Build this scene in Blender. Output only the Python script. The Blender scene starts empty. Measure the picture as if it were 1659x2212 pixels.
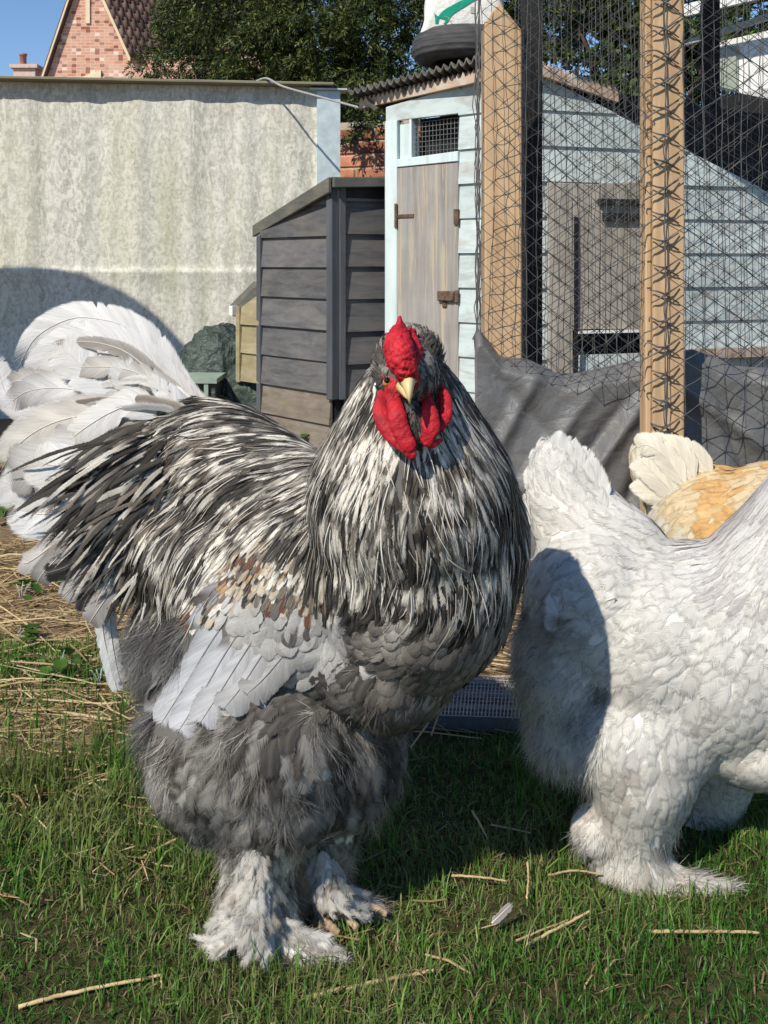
import bpy, bmesh, math, random
import numpy as np
from mathutils import Vector, Matrix
from mathutils.bvhtree import BVHTree

# ------------------------------------------------------------------ camera, sky, sun, exposure
scn = bpy.context.scene
COL = scn.collection
EYE = 0.75                       # a crouching photographer
FPX = 1000.0                     # focal length in pixels of a 768 x 1024 picture
cam_d = bpy.data.cameras.new('camera')
cam = bpy.data.objects.new('camera', cam_d); COL.objects.link(cam)
cam.location = (0, 0, EYE); cam.rotation_euler = (math.radians(90), 0, 0)
cam_d.sensor_fit = 'VERTICAL'; cam_d.sensor_height = 36; cam_d.lens = 36 * FPX / 1024
cam_d.shift_y = -248 / 1024      # upright camera, horizon high in the frame
cam_d.clip_start = 0.05; cam_d.clip_end = 500
scn.camera = cam

SUN_EL, SUN_AZ = math.radians(43), math.radians(36)      # travels to the right of straight ahead
SDIR = np.array([math.sin(SUN_AZ) * math.cos(SUN_EL), math.cos(SUN_AZ) * math.cos(SUN_EL), -math.sin(SUN_EL)])
world = bpy.data.worlds.new('World'); scn.world = world; world.use_nodes = True
wn = world.node_tree.nodes; wn.clear()
sky = wn.new('ShaderNodeTexSky'); sky.sky_type = 'NISHITA'; sky.sun_disc = False
sky.sun_elevation = SUN_EL; sky.sun_rotation = math.atan2(-SDIR[0], -SDIR[1])
sky.air_density = 1.0; sky.dust_density = 0.0; sky.ozone_density = 6.0
bg = wn.new('ShaderNodeBackground'); bg.inputs[1].default_value = 0.125
wo = wn.new('ShaderNodeOutputWorld')
world.node_tree.links.new(sky.outputs[0], bg.inputs[0]); world.node_tree.links.new(bg.outputs[0], wo.inputs[0])
sun_d = bpy.data.lights.new('sun', 'SUN'); sun_d.energy = 5.0; sun_d.angle = math.radians(0.53); sun_d.color = (1.0, 0.92, 0.78)
sun = bpy.data.objects.new('sun', sun_d); COL.objects.link(sun); sun.location = (-3, -3, 6)
sun.rotation_euler = Vector(SDIR.tolist()).to_track_quat('-Z', 'Y').to_euler()
scn.view_settings.view_transform = 'Standard'; scn.view_settings.look = 'None'
scn.view_settings.exposure = 0.1; scn.view_settings.gamma = 1.0; scn.view_settings.use_curve_mapping = False
scn.cycles.use_denoising = True
scn.cycles.max_bounces = 8; scn.cycles.transparent_max_bounces = 24; scn.cycles.diffuse_bounces = 4

# ------------------------------------------------------------------ helpers
RNG = np.random.default_rng(7)
random.seed(7)
K = 768 / 1659 / FPX             # one unit of the 1659-wide working picture, as a slope
CX, HY = 829.5, 570.0
def P(X, Y, d): return np.array([(X - CX) * K * d, d, EYE - (Y - HY) * K * d])
def GD(Y): return EYE / ((Y - HY) * K)
def G(X, Y): d = GD(Y); p = P(X, Y, d); p[2] = 0; return p
def unit(v): v = np.asarray(v, float); return v / (np.linalg.norm(v, axis=-1, keepdims=True) + 1e-12)

def tag(o, label=None, cat=None, group=None, kind=None):
    if label: o['label'] = label
    if cat: o['category'] = cat
    if group: o['group'] = group
    if kind: o['kind'] = kind
    return o
def empty(name, loc=(0, 0, 0), parent=None):
    o = bpy.data.objects.new(name, None); COL.objects.link(o); o.location = tuple(float(a) for a in loc)
    o.empty_display_size = 0.05
    if parent: o.parent = parent
    return o
def attach(o, parent):
    # keep world-space vertices: parent's inverse undoes the parent's own place
    if parent is not None:
        o.parent = parent
        m = parent.matrix_basis.copy(); q = parent.parent
        while q is not None:
            m = q.matrix_basis @ m if q.type == 'EMPTY' else m
            q = q.parent
        o.matrix_parent_inverse = m.inverted() if parent.type == 'EMPTY' else Matrix.Identity(4)
    return o
def mesh_obj(name, v, f, mat, parent=None, smooth=False, attrs=None, mats=None, fmat=None, normals=None):
    me = bpy.data.meshes.new(name)
    v = np.asarray(v, np.float32)
    if isinstance(f, np.ndarray) and f.ndim == 2:
        n, k = f.shape
        me.vertices.add(len(v)); me.vertices.foreach_set('co', v.ravel())
        me.loops.add(n * k); me.loops.foreach_set('vertex_index', f.astype(np.int32).ravel())
        me.polygons.add(n); me.polygons.foreach_set('loop_start', np.arange(0, n * k, k, dtype=np.int32))
        me.update(calc_edges=True)
    else:
        me.from_pydata(v.tolist(), [], f); me.update()
    if smooth: me.polygons.foreach_set('use_smooth', [True] * len(me.polygons))
    for (an, ty, arr) in (attrs or []):
        a = me.attributes.new(an, ty, 'POINT')
        arr = np.asarray(arr, np.float32)
        if ty == 'FLOAT_COLOR':
            if arr.shape[1] == 3: arr = np.concatenate([arr, np.ones((len(arr), 1), np.float32)], 1)
            a.data.foreach_set('color', arr.ravel())
        elif ty == 'FLOAT_VECTOR': a.data.foreach_set('vector', arr.ravel())
        else: a.data.foreach_set('value', arr.ravel())
    for m in (mats or [mat]): me.materials.append(m)
    if fmat is not None: me.polygons.foreach_set('material_index', np.asarray(fmat, np.int32))
    if normals is not None:
        me.polygons.foreach_set('use_smooth', [True] * len(me.polygons)); me.normals_split_custom_set_from_vertices(np.asarray(normals, np.float32).tolist())
    o = bpy.data.objects.new(name, me); COL.objects.link(o)
    return attach(o, parent)
BOXF = [(0, 3, 2, 1), (4, 5, 6, 7), (0, 1, 5, 4), (1, 2, 6, 5), (2, 3, 7, 6), (3, 0, 4, 7)]
class MB:
    def __init__(s): s.v = []; s.f = []
    def add(s, v, f):
        b = len(s.v); s.v += [tuple(map(float, p)) for p in v]; s.f += [tuple(i + b for i in q) for q in f]; return s
    def hexa(s, p8): return s.add(p8, BOXF)          # bottom 4 (ccw), top 4
    def prism(s, poly, off):                          # polygon + extrusion vector
        poly = [np.asarray(p, float) for p in poly]; off = np.asarray(off, float); n = len(poly)
        v = poly + [p + off for p in poly]
        f = [tuple(range(n))[::-1], tuple(range(n, 2 * n))] + [(i, (i + 1) % n, n + (i + 1) % n, n + i) for i in range(n)]
        return s.add(v, f)
    def bar(s, a, b, w, h, up=(0, 0, 1)):
        a = np.asarray(a, float); b = np.asarray(b, float); t = unit(b - a)
        x = np.cross(t, up); x = x if np.linalg.norm(x) > 1e-6 else np.array([1., 0, 0]); x = unit(x) * w / 2; y = unit(np.cross(x, t)) * h / 2
        return s.hexa([a - x - y, a + x - y, a + x + y, a - x + y, b - x - y, b + x - y, b + x + y, b - x + y])
    def tube(s, pts, r, n=6, cap=True):
        pts = np.asarray(pts, float); m = len(pts); r = np.broadcast_to(np.asarray(r, float), (m,))
        T = unit(np.gradient(pts, axis=0)); up = np.array([0, 0, 1.]) if abs(T[0][2]) < .9 else np.array([1., 0, 0])
        rings = []
        x = unit(np.cross(T[0], up))
        for i in range(m):
            x = unit(x - T[i] * np.dot(x, T[i])); y = np.cross(T[i], x)
            rings.append([pts[i] + r[i] * (math.cos(2 * math.pi * k / n) * x + math.sin(2 * math.pi * k / n) * y) for k in range(n)])
        v = [p for q in rings for p in q]
        f = [(i * n + k, i * n + (k + 1) % n, (i + 1) * n + (k + 1) % n, (i + 1) * n + k) for i in range(m - 1) for k in range(n)]
        if cap: f += [tuple(range(n))[::-1], tuple(range((m - 1) * n, m * n))]
        return s.add(v, f)
    def lathe(s, prof, c, n=20, axis=None):
        c = np.asarray(c, float)
        v = [c + np.array([r * math.cos(2 * math.pi * k / n), r * math.sin(2 * math.pi * k / n), z]) for (r, z) in prof for k in range(n)]
        m = len(prof)
        f = [(i * n + k, i * n + (k + 1) % n, (i + 1) * n + (k + 1) % n, (i + 1) * n + k) for i in range(m - 1) for k in range(n)]
        return s.add(v, f)
    def build(s, name, mat, parent=None, smooth=False): return mesh_obj(name, s.v, s.f, mat, parent, smooth)
def bevel(o, w=0.003, seg=1):
    m = o.modifiers.new('edge', 'BEVEL'); m.width = w; m.segments = seg; m.limit_method = 'ANGLE'; m.angle_limit = 0.6
    return o
def catmull(pts, n):
    pts = np.asarray(pts, float); q = np.vstack([2 * pts[0] - pts[1], pts, 2 * pts[-1] - pts[-2]]); m = len(pts) - 1
    out = []
    for u in np.linspace(0, m - 1e-6, n):
        i = int(u); t = u - i; a, b, c, d = q[i:i + 4]
        out.append(.5 * ((2 * b) + (c - a) * t + (2 * a - 5 * b + 4 * c - d) * t * t + (3 * b - a - 3 * c + d) * t ** 3))
    return np.array(out)
def vnoise(p, seed=0):
    # smooth value noise on (N,3) points, 0..1
    p = np.asarray(p, float); i = np.floor(p).astype(np.int64); f = p - i; f = f * f * (3 - 2 * f)
    def h(a): 
        x = (a[:, 0] * 374761393 + a[:, 1] * 668265263 + a[:, 2] * 2147483647 + seed * 974711) & 0x7fffffff
        x = ((x ^ (x >> 13)) * 1274126177) & 0x7fffffff
        return ((x ^ (x >> 16)) & 0xffff) / 65535.0
    r = 0
    for dx in (0, 1):
        for dy in (0, 1):
            for dz in (0, 1):
                w = (f[:, 0] if dx else 1 - f[:, 0]) * (f[:, 1] if dy else 1 - f[:, 1]) * (f[:, 2] if dz else 1 - f[:, 2])
                r = r + w * h(i + np.array([dx, dy, dz]))
    return r

# ------------------------------------------------------------------ materials
class NT:
    def __init__(s, name):
        s.m = bpy.data.materials.new(name); s.m.use_nodes = True; s.t = s.m.node_tree; s.n = s.t.nodes
        s.b = s.n['Principled BSDF']; s.o = s.n['Material Output']
    def N(s, ty, **kw):
        n = s.n.new('ShaderNode' + ty)
        for k, v in kw.items():
            if isinstance(k, str) and hasattr(n, k): setattr(n, k, v)
        return n
    def L(s, a, b): s.t.links.new(a, b)
    def val(s, node, i, v):
        if hasattr(v, 'is_linked') or isinstance(v, bpy.types.NodeSocket): s.L(v, node.inputs[i])
        else: node.inputs[i].default_value = v
    def coord(s, kind='Object'): return s.N('TexCoord').outputs[kind]
    def pos(s): return s.N('NewGeometry').outputs['Position']
    def map(s, vec, scale=(1, 1, 1), rot=(0, 0, 0), loc=(0, 0, 0)):
        n = s.N('Mapping'); s.L(vec, n.inputs[0]); n.inputs[1].default_value = loc; n.inputs[2].default_value = rot; n.inputs[3].default_value = scale; return n.outputs[0]
    def noise(s, vec, scale=5, detail=4, rough=.55, dist=0):
        n = s.N('TexNoise'); s.L(vec, n.inputs['Vector']); n.inputs['Scale'].default_value = scale; n.inputs['Detail'].default_value = detail
        n.inputs['Roughness'].default_value = rough; n.inputs['Distortion'].default_value = dist; return n.outputs[0]
    def vor(s, vec, scale=5, feature='F1', rnd=1):
        n = s.N('TexVoronoi'); n.feature = feature; s.L(vec, n.inputs['Vector']); n.inputs['Scale'].default_value = scale; n.inputs['Randomness'].default_value = rnd; return n.outputs[0]
    def ramp(s, fac, stops):
        n = s.N('ValToRGB'); s.L(fac, n.inputs[0]); e = n.color_ramp.elements
        while len(e) < len(stops): e.new(0.5)
        for el, (p, c) in zip(e, stops):
            el.position = p; c = (c, c, c) if isinstance(c, (int, float)) else c; el.color = (*c, 1)
        return n.outputs[0]
    def mix(s, fac, a, b, blend='MIX'):
        n = s.N('MixRGB'); n.blend_type = blend; s.val(n, 0, fac)
        for i, c in ((1, a), (2, b)):
            if isinstance(c, (tuple, list)): n.inputs[i].default_value = (*c, 1)
            else: s.L(c, n.inputs[i])
        return n.outputs[0]
    def math(s, op, a, b=0.0):
        n = s.N('Math'); n.operation = op; s.val(n, 0, a); s.val(n, 1, b); return n.outputs[0]
    def sep(s, v): n = s.N('SeparateXYZ'); s.L(v, n.inputs[0]); return n.outputs
    def comb(s, x, y, z):
        n = s.N('CombineXYZ'); s.val(n, 0, x); s.val(n, 1, y); s.val(n, 2, z); return n.outputs[0]
    def attr(s, name): n = s.N('Attribute'); n.attribute_name = name; return n
    def bump(s, h, strength=.3, dist=.01):
        n = s.N('Bump'); n.inputs['Strength'].default_value = strength; n.inputs['Distance'].default_value = dist; s.L(h, n.inputs['Height']); s.L(n.outputs[0], s.b.inputs['Normal']); return n.outputs[0]
    def set(s, color=None, rough=.7, spec=.3, metal=0.0):
        if color is not None:
            if isinstance(color, (tuple, list)): s.b.inputs['Base Color'].default_value = (*color, 1)
            else: s.L(color, s.b.inputs['Base Color'])
        s.val(s.b, 'Roughness', rough); s.b.inputs['Specular IOR Level'].default_value = spec; s.b.inputs['Metallic'].default_value = metal
        return s
M = {}
def rnd_obj(t): return t.N('ObjectInfo').outputs['Random']
def m_simple(name, a, b, scale=8, rough=.7, spec=.3, bump=.2, bdist=.004, stretch=(1, 1, 1), metal=0, det=5, vary=0.0):
    t = NT(name); v = t.map(t.pos(), stretch); n = t.noise(v, scale, det); c = t.ramp(n, [(.3, a), (.7, b)])
    if vary:
        r = t.math('MULTIPLY_ADD', rnd_obj(t), vary); t.n[-1].inputs[2].default_value = 1 - vary / 2
        g = t.comb(r, r, r); c = t.mix(1.0, c, g, 'MULTIPLY')
    t.set(c, rough, spec, metal)
    if bump: t.bump(t.noise(v, scale * 4, 4), bump, bdist)
    M[name] = t.m; return t.m
def m_wood(name, cols, grain_axis='z', scale=1.0, rough=.75, vary=.3, wear=None, bump=.25):
    # grain runs along one world axis; cols = dark, mid, light
    t = NT(name); st = {'z': (28, 28, 1.6), 'x': (1.6, 10, 34)}[grain_axis]
    off = t.math('MULTIPLY', rnd_obj(t), 37.0)
    p = t.N('VectorMath'); p.operation = 'ADD'; t.L(t.pos(), p.inputs[0]); t.L(t.comb(off, off, off), p.inputs[1])
    v = t.map(p.outputs[0], tuple(a * scale for a in st)); n = t.noise(v, 1.0, 8, .65, .6)
    c = t.ramp(n, [(.28, cols[0]), (.5, cols[1]), (.74, cols[2])])
    blotch = t.noise(p.outputs[0], 7 * scale, 5)
    c = t.mix(t.ramp(blotch, [(.35, 0.0), (.75, .55)]), c, cols[0])
    if wear:
        w = t.noise(t.map(p.outputs[0], (9, 9, 9) if wear[1] is None else wear[1]), 1.0, 9, .7, .4)
        c = t.mix(t.ramp(w, wear[2]), c, wear[0])
    if vary:
        r = t.math('ADD', t.math('MULTIPLY', rnd_obj(t), vary), 1 - vary / 2); c = t.mix(1.0, c, t.comb(r, r, r), 'MULTIPLY')
    t.set(c, rough, .25); t.bump(n, bump, .004); M[name] = t.m; return t.m

m_wood('post_wood', [(.34, .22, .125), (.52, .36, .215), (.64, .47, .30)], 'z', vary=.1)
m_wood('coop_wood', [(.06, .060, .064), (.115, .116, .124), (.165, .162, .16)], 'x', wear=((.18, .16, .14), (2.2, 4, 9), [(.48, 0.0), (.75, .7)]), vary=.25)
m_wood('coop_trim', [(.07, .074, .07), (.12, .12, .11), (.17, .16, .13)], 'x', wear=((.22, .20, .11), (7, 7, 14), [(.5, 0.0), (.8, .6)]), vary=.1)
m_wood('coop_post', [(.05, .056, .066), (.085, .094, .11), (.12, .13, .145)], 'z', vary=.1)
m_wood('coop_low', [(.12, .10, .08), (.20, .17, .14), (.27, .235, .195)], 'x', wear=((.16, .16, .07), (6, 6, 12), [(.55, 0.0), (.75, .7)]), vary=.2)
m_wood('nest_wood', [(.20, .17, .10), (.31, .26, .16), (.42, .36, .24)], 'x', wear=((.20, .19, .07), (6, 6, 6), [(.5, 0.0), (.75, .6)]), vary=.2)
m_wood('blue_paint', [(.38, .45, .46), (.52, .61, .62), (.61, .67, .67)], 'x', wear=((.33, .315, .29), (7, 7, 20), [(.46, 0.0), (.68, .8)]), vary=.16, bump=.2)
m_wood('blue_trim', [(.44, .54, .55), (.59, .70, .72), (.68, .77, .78)], 'z', wear=((.38, .32, .25), (9, 9, 4), [(.58, 0.0), (.78, .8)]), vary=.1, bump=.15)
m_wood('door_ply', [(.20, .185, .17), (.31, .30, .29), (.40, .39, .375)], 'z', wear=((.44, .37, .27), (42, 42, 1.3), [(.53, 0.0), (.58, .9)]), vary=.05, bump=.4)
m_wood('grey_board', [(.25, .22, .19), (.36, .33, .29), (.46, .42, .37)], 'z', wear=((.20, .16, .12), (9, 9, 3), [(.5, 0.0), (.75, .6)]), vary=.2)
m_wood('barge_wood', [(.36, .25, .18), (.50, .38, .29), (.62, .52, .42)], 'x', wear=((.6, .58, .53), (9, 9, 9), [(.5, 0.0), (.7, .7)]), vary=.1)
m_wood('cap_wood', [(.13, .115, .08), (.22, .20, .145), (.30, .275, .21)], 'x', wear=((.20, .19, .08), (5, 5, 9), [(.48, 0.0), (.7, .8)]), vary=.15)
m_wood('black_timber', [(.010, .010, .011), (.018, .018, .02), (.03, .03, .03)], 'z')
m_simple('roof_felt', (.035, .035, .036), (.075, .072, .068), 40, .9, .2, .3)
m_simple('corrugated', (.07, .066, .06), (.16, .15, .135), 14, .85, .2, .3)
m_simple('rubber', (.035, .036, .04), (.085, .085, .09), 18, .75, .3, .2, stretch=(1, 1, 6))
m_simple('sack_white', (.74, .74, .72), (.84, .84, .82), 9, .55, .35, .5, .012)
m_simple('sack_green', (.0, .30, .20), (.01, .36, .25), 9, .55, .35, .3, .01)
m_simple('sack_grey', (.42, .42, .42), (.5, .5, .5), 30, .6, .3, 0)
m_simple('galvanised', (.42, .52, .56), (.60, .69, .72), 22, .5, .5, .1, metal=.25)
m_simple('wire', (.20, .21, .21), (.32, .33, .33), 40, .5, .5, 0, metal=.4)
m_simple('cable', (.26, .27, .26), (.36, .37, .36), 40, .5, .4, 0)
m_simple('net', (.05, .052, .052), (.10, .103, .10), 60, .5, .5, 0)
m_simple('iron_rust', (.06, .04, .03), (.17, .12, .085), 60, .9, .2, .3)
m_simple('white_upvc', (.70, .71, .69), (.80, .80, .78), 6, .45, .4, .05)
m_simple('glass_pale', (.30, .34, .28), (.40, .43, .36), 3, .15, .5, 0)
m_simple('stucco', (.50, .38, .34), (.64, .50, .45), 12, .9, .1, .2)
m_simple('terracotta', (.26, .12, .085), (.40, .20, .15), 12, .85, .2, .2)
m_simple('pantile', (.085, .058, .050), (.20, .13, .105), 3, .85, .2, .3, .02, vary=.7)
m_simple('cream_paint', (.62, .52, .36), (.74, .64, .46), 5, .7, .2, .1)
m_simple('green_tarp', (.018, .032, .028), (.075, .10, .085), 9, .5, .4, .8, .02, det=8)
m_simple('bench_green', (.20, .27, .23), (.30, .37, .32), 20, .6, .3, .1)
m_simple('twig', (.12, .085, .055), (.26, .19, .12), 20, .9, .1, .2)
m_simple('straw_stalk', (.34, .24, .12), (.60, .47, .26), 45, .7, .25, .1, vary=.5)
m_simple('beak_horn', (.60, .42, .17), (.80, .66, .40), 40, .35, .45, .05, stretch=(1, 1, .4))
m_simple('toe_skin', (.30, .21, .135), (.46, .35, .24), 70, .65, .3, .5, .002)
m_simple('eye_orange', (.55, .16, .02), (.75, .28, .04), 80, .15, .6, 0)
m_simple('eye_black', (.004, .004, .004), (.008, .008, .008), 80, .1, .6, 0)
m_simple('shade_sheet', (.05, .052, .055), (.08, .082, .085), 9, .5, .4, .2)
m_simple('shade_disc', (.10, .11, .12), (.14, .15, .16), 9, .8, .2, .1)
m_simple('bark', (.05, .032, .022), (.13, .085, .06), 12, .95, .1, .7, .03, stretch=(1, 1, .3))
m_simple('mortar', (.34, .30, .25), (.46, .42, .36), 30, .95, .1, .3)
m_simple('brick_clay', (.26, .10, .06), (.50, .23, .14), 9, .9, .15, .4, .01, vary=.7)

def m_cement():
    t = NT('cement'); p = t.pos()
    s = t.noise(t.map(p, (6, 6, .55)), 1.9, 8, .68, .8)
    c = t.ramp(s, [(.25, (.29, .285, .24)), (.45, (.455, .45, .395)), (.7, (.57, .565, .51))])
    f = t.noise(t.map(p, (1, 1, .45)), 26, 9, .75, 1.6)
    c = t.mix(t.ramp(f, [(.44, .0), (.56, .8)]), c, (.74, .725, .66))
    g = t.noise(t.map(p, (2.6, 2.6, .4)), 1.7, 4)
    c = t.mix(t.ramp(g, [(.52, 0.0), (.75, .55)]), c, (.48, .48, .29))
    d = t.noise(p, 55, 4); c = t.mix(t.ramp(d, [(.36, .4), (.5, 0.0)]), c, (.30, .28, .23))
    v = t.vor(p, 34, 'DISTANCE_TO_EDGE'); c = t.mix(t.ramp(v, [(.0, .22), (.08, 0.0)]), c, (.8, .8, .74))
    t.set(c, .92, .15); t.bump(t.mix(.5, f, d), .35, .006); M['cement'] = t.m
m_cement()
def m_plastic():
    t = NT('black_plastic'); p = t.pos()
    n = t.noise(p, 4, 5); c = t.ramp(n, [(.3, (.105, .107, .11)), (.7, (.15, .151, .153))])
    d = t.noise(p, 11, 6, .7); c = t.mix(t.ramp(d, [(.55, 0.0), (.75, .5)]), c, (.20, .175, .14))
    t.set(c, .46, .4); t.bump(t.mix(.45, t.noise(p, 14, 7, .65, 1.2), t.vor(p, 22, 'DISTANCE_TO_EDGE')), .5, .018); M['black_plastic'] = t.m
m_plastic()
def m_house():
    t = NT('brick_far'); p = t.sep(t.coord('Object'))
    v = t.comb(t.math('ADD', p[0], t.math('MULTIPLY', p[1], .8)), p[2], 0.0)
    b = t.N('TexBrick'); t.L(v, b.inputs[0]); b.offset = .5
    b.inputs['Color1'].default_value = (.52, .25, .17, 1); b.inputs['Color2'].default_value = (.62, .36, .27, 1); b.inputs['Mortar'].default_value = (.60, .46, .38, 1)
    b.inputs['Scale'].default_value = 1.0; b.inputs['Brick Width'].default_value = .225; b.inputs['Row Height'].default_value = .075; b.inputs['Mortar Size'].default_value = .009; b.inputs['Bias'].default_value = -.1
    w = t.N('TexWhiteNoise'); 
    cell = t.comb(t.math('FLOOR', t.math('DIVIDE', t.sep(v)[0], .1125)), t.math('FLOOR', t.math('DIVIDE', t.sep(v)[1], .075)), 0.0); t.L(cell, w.inputs[0])
    c = t.mix(t.ramp(w.outputs[0], [(.80, 0.0), (.84, .85)]), b.outputs[0], (.22, .085, .06))
    c = t.mix(t.ramp(w.outputs[0], [(.04, .8), (.07, 0.0)]), c, (.78, .66, .58))
    n = t.noise(v, 1.3, 5); c = t.mix(t.ramp(n, [(.45, 0.0), (.7, .45)]), c, (.68, .50, .42))
    t.set(c, .9, .1); t.bump(b.outputs['Fac'], -.4, .02); M['brick_far'] = t.m
m_house()
def m_comb():
    t = NT('comb_red'); p = t.pos(); n = t.noise(p, 60, 5); c = t.ramp(n, [(.32, (.25, .006, .012)), (.68, (.60, .024, .038))])
    v = t.vor(p, 600); c = t.mix(t.ramp(v, [(.0, .0), (.6, .35)]), c, (.30, .006, .015))
    t.set(c, .62, .28); t.b.inputs['Subsurface Weight'].default_value = .25; t.b.inputs['Subsurface Radius'].default_value = (.006, .0015, .001); t.b.inputs['Subsurface Scale'].default_value = .4
    t.bump(t.mix(.5, v, t.noise(p, 260, 4)), .5, .0012); M['comb_red'] = t.m
m_comb()
def m_col(name, rough=.6, spec=.25, transl=.2, barb=0.0):
    t = NT(name); c = t.attr('Col').outputs['Color']
    if barb:
        u = t.sep(t.attr('fuv').outputs['Vector'])
        q = t.math('SUBTRACT', t.math('MULTIPLY', u[1], 1.0), t.math('MULTIPLY', t.math('ABSOLUTE', u[0]), 1.35))
        vec = t.comb(t.math('MULTIPLY', q, 900.0), t.math('MULTIPLY', u[0], 70.0), u[2])
        n = t.noise(vec, 1.0, 3, .6)
        g = t.ramp(n, [(.25, 1 - barb), (.5, 1.0), (.8, 1 + barb * .25)])
        c = t.mix(1.0, c, g, 'MULTIPLY')
        sh = t.ramp(t.math('ABSOLUTE', u[0]), [(.0, .12), (.0006, 0.0)])
        c = t.mix(sh, c, t.mix(.6, c, (.7, .66, .6)))
        t.bump(n, .35, .0012)
    t.set(c, rough, spec)
    tr = t.N('BsdfTranslucent'); t.L(c, tr.inputs[0]); mx = t.N('MixShader'); mx.inputs[0].default_value = transl
    t.L(t.b.outputs[0], mx.inputs[1]); t.L(tr.outputs[0], mx.inputs[2]); out = mx.outputs[0]
    if barb:      # frayed barb ends along the vane's edge and tip
        a = t.sep(t.attr('nuv').outputs['Vector'])
        e = t.math('MINIMUM', t.math('SUBTRACT', 1.0, t.math('ABSOLUTE', a[0])), t.math('MULTIPLY', t.math('SUBTRACT', 1.0, a[1]), 2.0))
        x = t.math('DIVIDE', e, a[2])
        n2 = t.noise(t.comb(t.math('MULTIPLY', q, 520.0), t.math('MULTIPLY', t.math('SIGN', u[0]), 7.0), u[2]), 1.0, 2, .6)
        n3 = t.ramp(n2, [(.28, 0.0), (.72, 1.0)])
        al = t.ramp(t.math('SUBTRACT', x, t.math('MULTIPLY', n3, .7)), [(.0, 0.0), (.5, 1.0)])
        tp = t.N('BsdfTransparent'); m2 = t.N('MixShader'); t.L(al, m2.inputs[0]); t.L(tp.outputs[0], m2.inputs[1]); t.L(out, m2.inputs[2]); out = m2.outputs[0]
    t.L(out, t.o.inputs[0])
    M[name] = t.m; return t.m
m_col('feather', .62, .12, .10, .42)
m_col('down', .8, .08, .2)
m_col('blade', .45, .35, .3)
m_col('needle', .5, .3, .15)
m_col('skin', .7, .2, .0)

# ------------------------------------------------------------------ ground
def m_ground():
    t = NT('soil'); p = t.pos(); s = t.sep(p)
    fine = t.noise(p, 60, 6, .7); mid = t.noise(p, 9, 4)
    lawn = t.ramp(fine, [(.3, (.03, .03, .012)), (.5, (.065, .062, .026)), (.72, (.12, .10, .05))])
    strawy = t.ramp(t.noise(t.map(p, (1, 3.0, 1), (0, 0, .2)), 45, 6, .7), [(.3, (.10, .068, .04)), (.5, (.24, .165, .10)), (.72, (.46, .34, .20))])
    f = t.math('ADD', t.math('SUBTRACT', s[1], 1.62), t.math('MULTIPLY', t.math('SUBTRACT', mid, .5), .5))
    lf = t.math('MULTIPLY', t.math('MAXIMUM', t.math('SUBTRACT', -.28, s[0]), 0.0), 1.1)
    f = t.math('ADD', f, lf)
    c = t.mix(t.ramp(f, [(.0, 0.0), (.16, 1.0)]), lawn, strawy)
    t.set(c, .95, .1); t.bump(fine, .8, .02); M['soil'] = t.m
m_ground()
gx = np.concatenate([np.linspace(-60, -4, 12), np.linspace(-3.5, 3.5, 60), np.linspace(4, 60, 12)])
gy = np.concatenate([np.linspace(-20, -1, 6), np.linspace(-.5, 6, 60), np.linspace(7, 160, 16)])
GXX, GYY = np.meshgrid(gx, gy); gp = np.stack([GXX.ravel(), GYY.ravel(), np.zeros(GXX.size)], 1)
near = (np.abs(gp[:, 0]) < 3) & (gp[:, 1] > 0) & (gp[:, 1] < 5)
gp[:, 2] = np.where(near, (vnoise(gp * 3.1) - .5) * .022 - .006, -.01)
nx, ny = len(gx), len(gy); idx = np.arange(nx * ny).reshape(ny, nx)
gf = np.stack([idx[:-1, :-1], idx[:-1, 1:], idx[1:, 1:], idx[1:, :-1]], -1).reshape(-1, 4)
tag(mesh_obj('ground', gp, gf, M['soil'], smooth=True), kind='structure')

# ------------------------------------------------------------------ walls given as a plan line
class Wall:
    # vertical plane over the plan line a-b
    def __init__(s, a, b):
        s.a = np.array([a[0], a[1], 0.]); s.b = np.array([b[0], b[1], 0.]); s.t = unit(s.b - s.a)
        n = np.array([s.t[1], -s.t[0], 0.]); s.n = n if np.dot(n, -s.a) > 0 else -n    # towards the viewer
    def d(s, X):
        r = np.array([(X - CX) * K, 1.0, 0]); k = np.cross(s.t, r)[2]; return np.cross(s.t, s.a)[2] / k
    def u(s, X): return float(np.dot(P(X, HY, s.d(X)) * np.array([1, 1, 0]) - s.a, s.t))
    def z(s, X, Y): return P(X, Y, s.d(X))[2]
    def at(s, u, z, o=0.0): q = s.a + s.t * u + s.n * o; q[2] = z; return q
    def box(s, u0, u1, z0, z1, o0, o1, mb=None):
        mb = mb or MB()
        return mb.hexa([s.at(u0, z0, o0), s.at(u1, z0, o0), s.at(u1, z0, o1), s.at(u0, z0, o1), s.at(u0, z1, o0), s.at(u1, z1, o0), s.at(u1, z1, o1), s.at(u0, z1, o1)])
    def sbox(s, X0, X1, Y0, Y1, o0, o1, mb=None):
        Xm = (X0 + X1) / 2; return s.box(s.u(X0), s.u(X1), s.z(Xm, Y1), s.z(Xm, Y0), o0, o1, mb)
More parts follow.
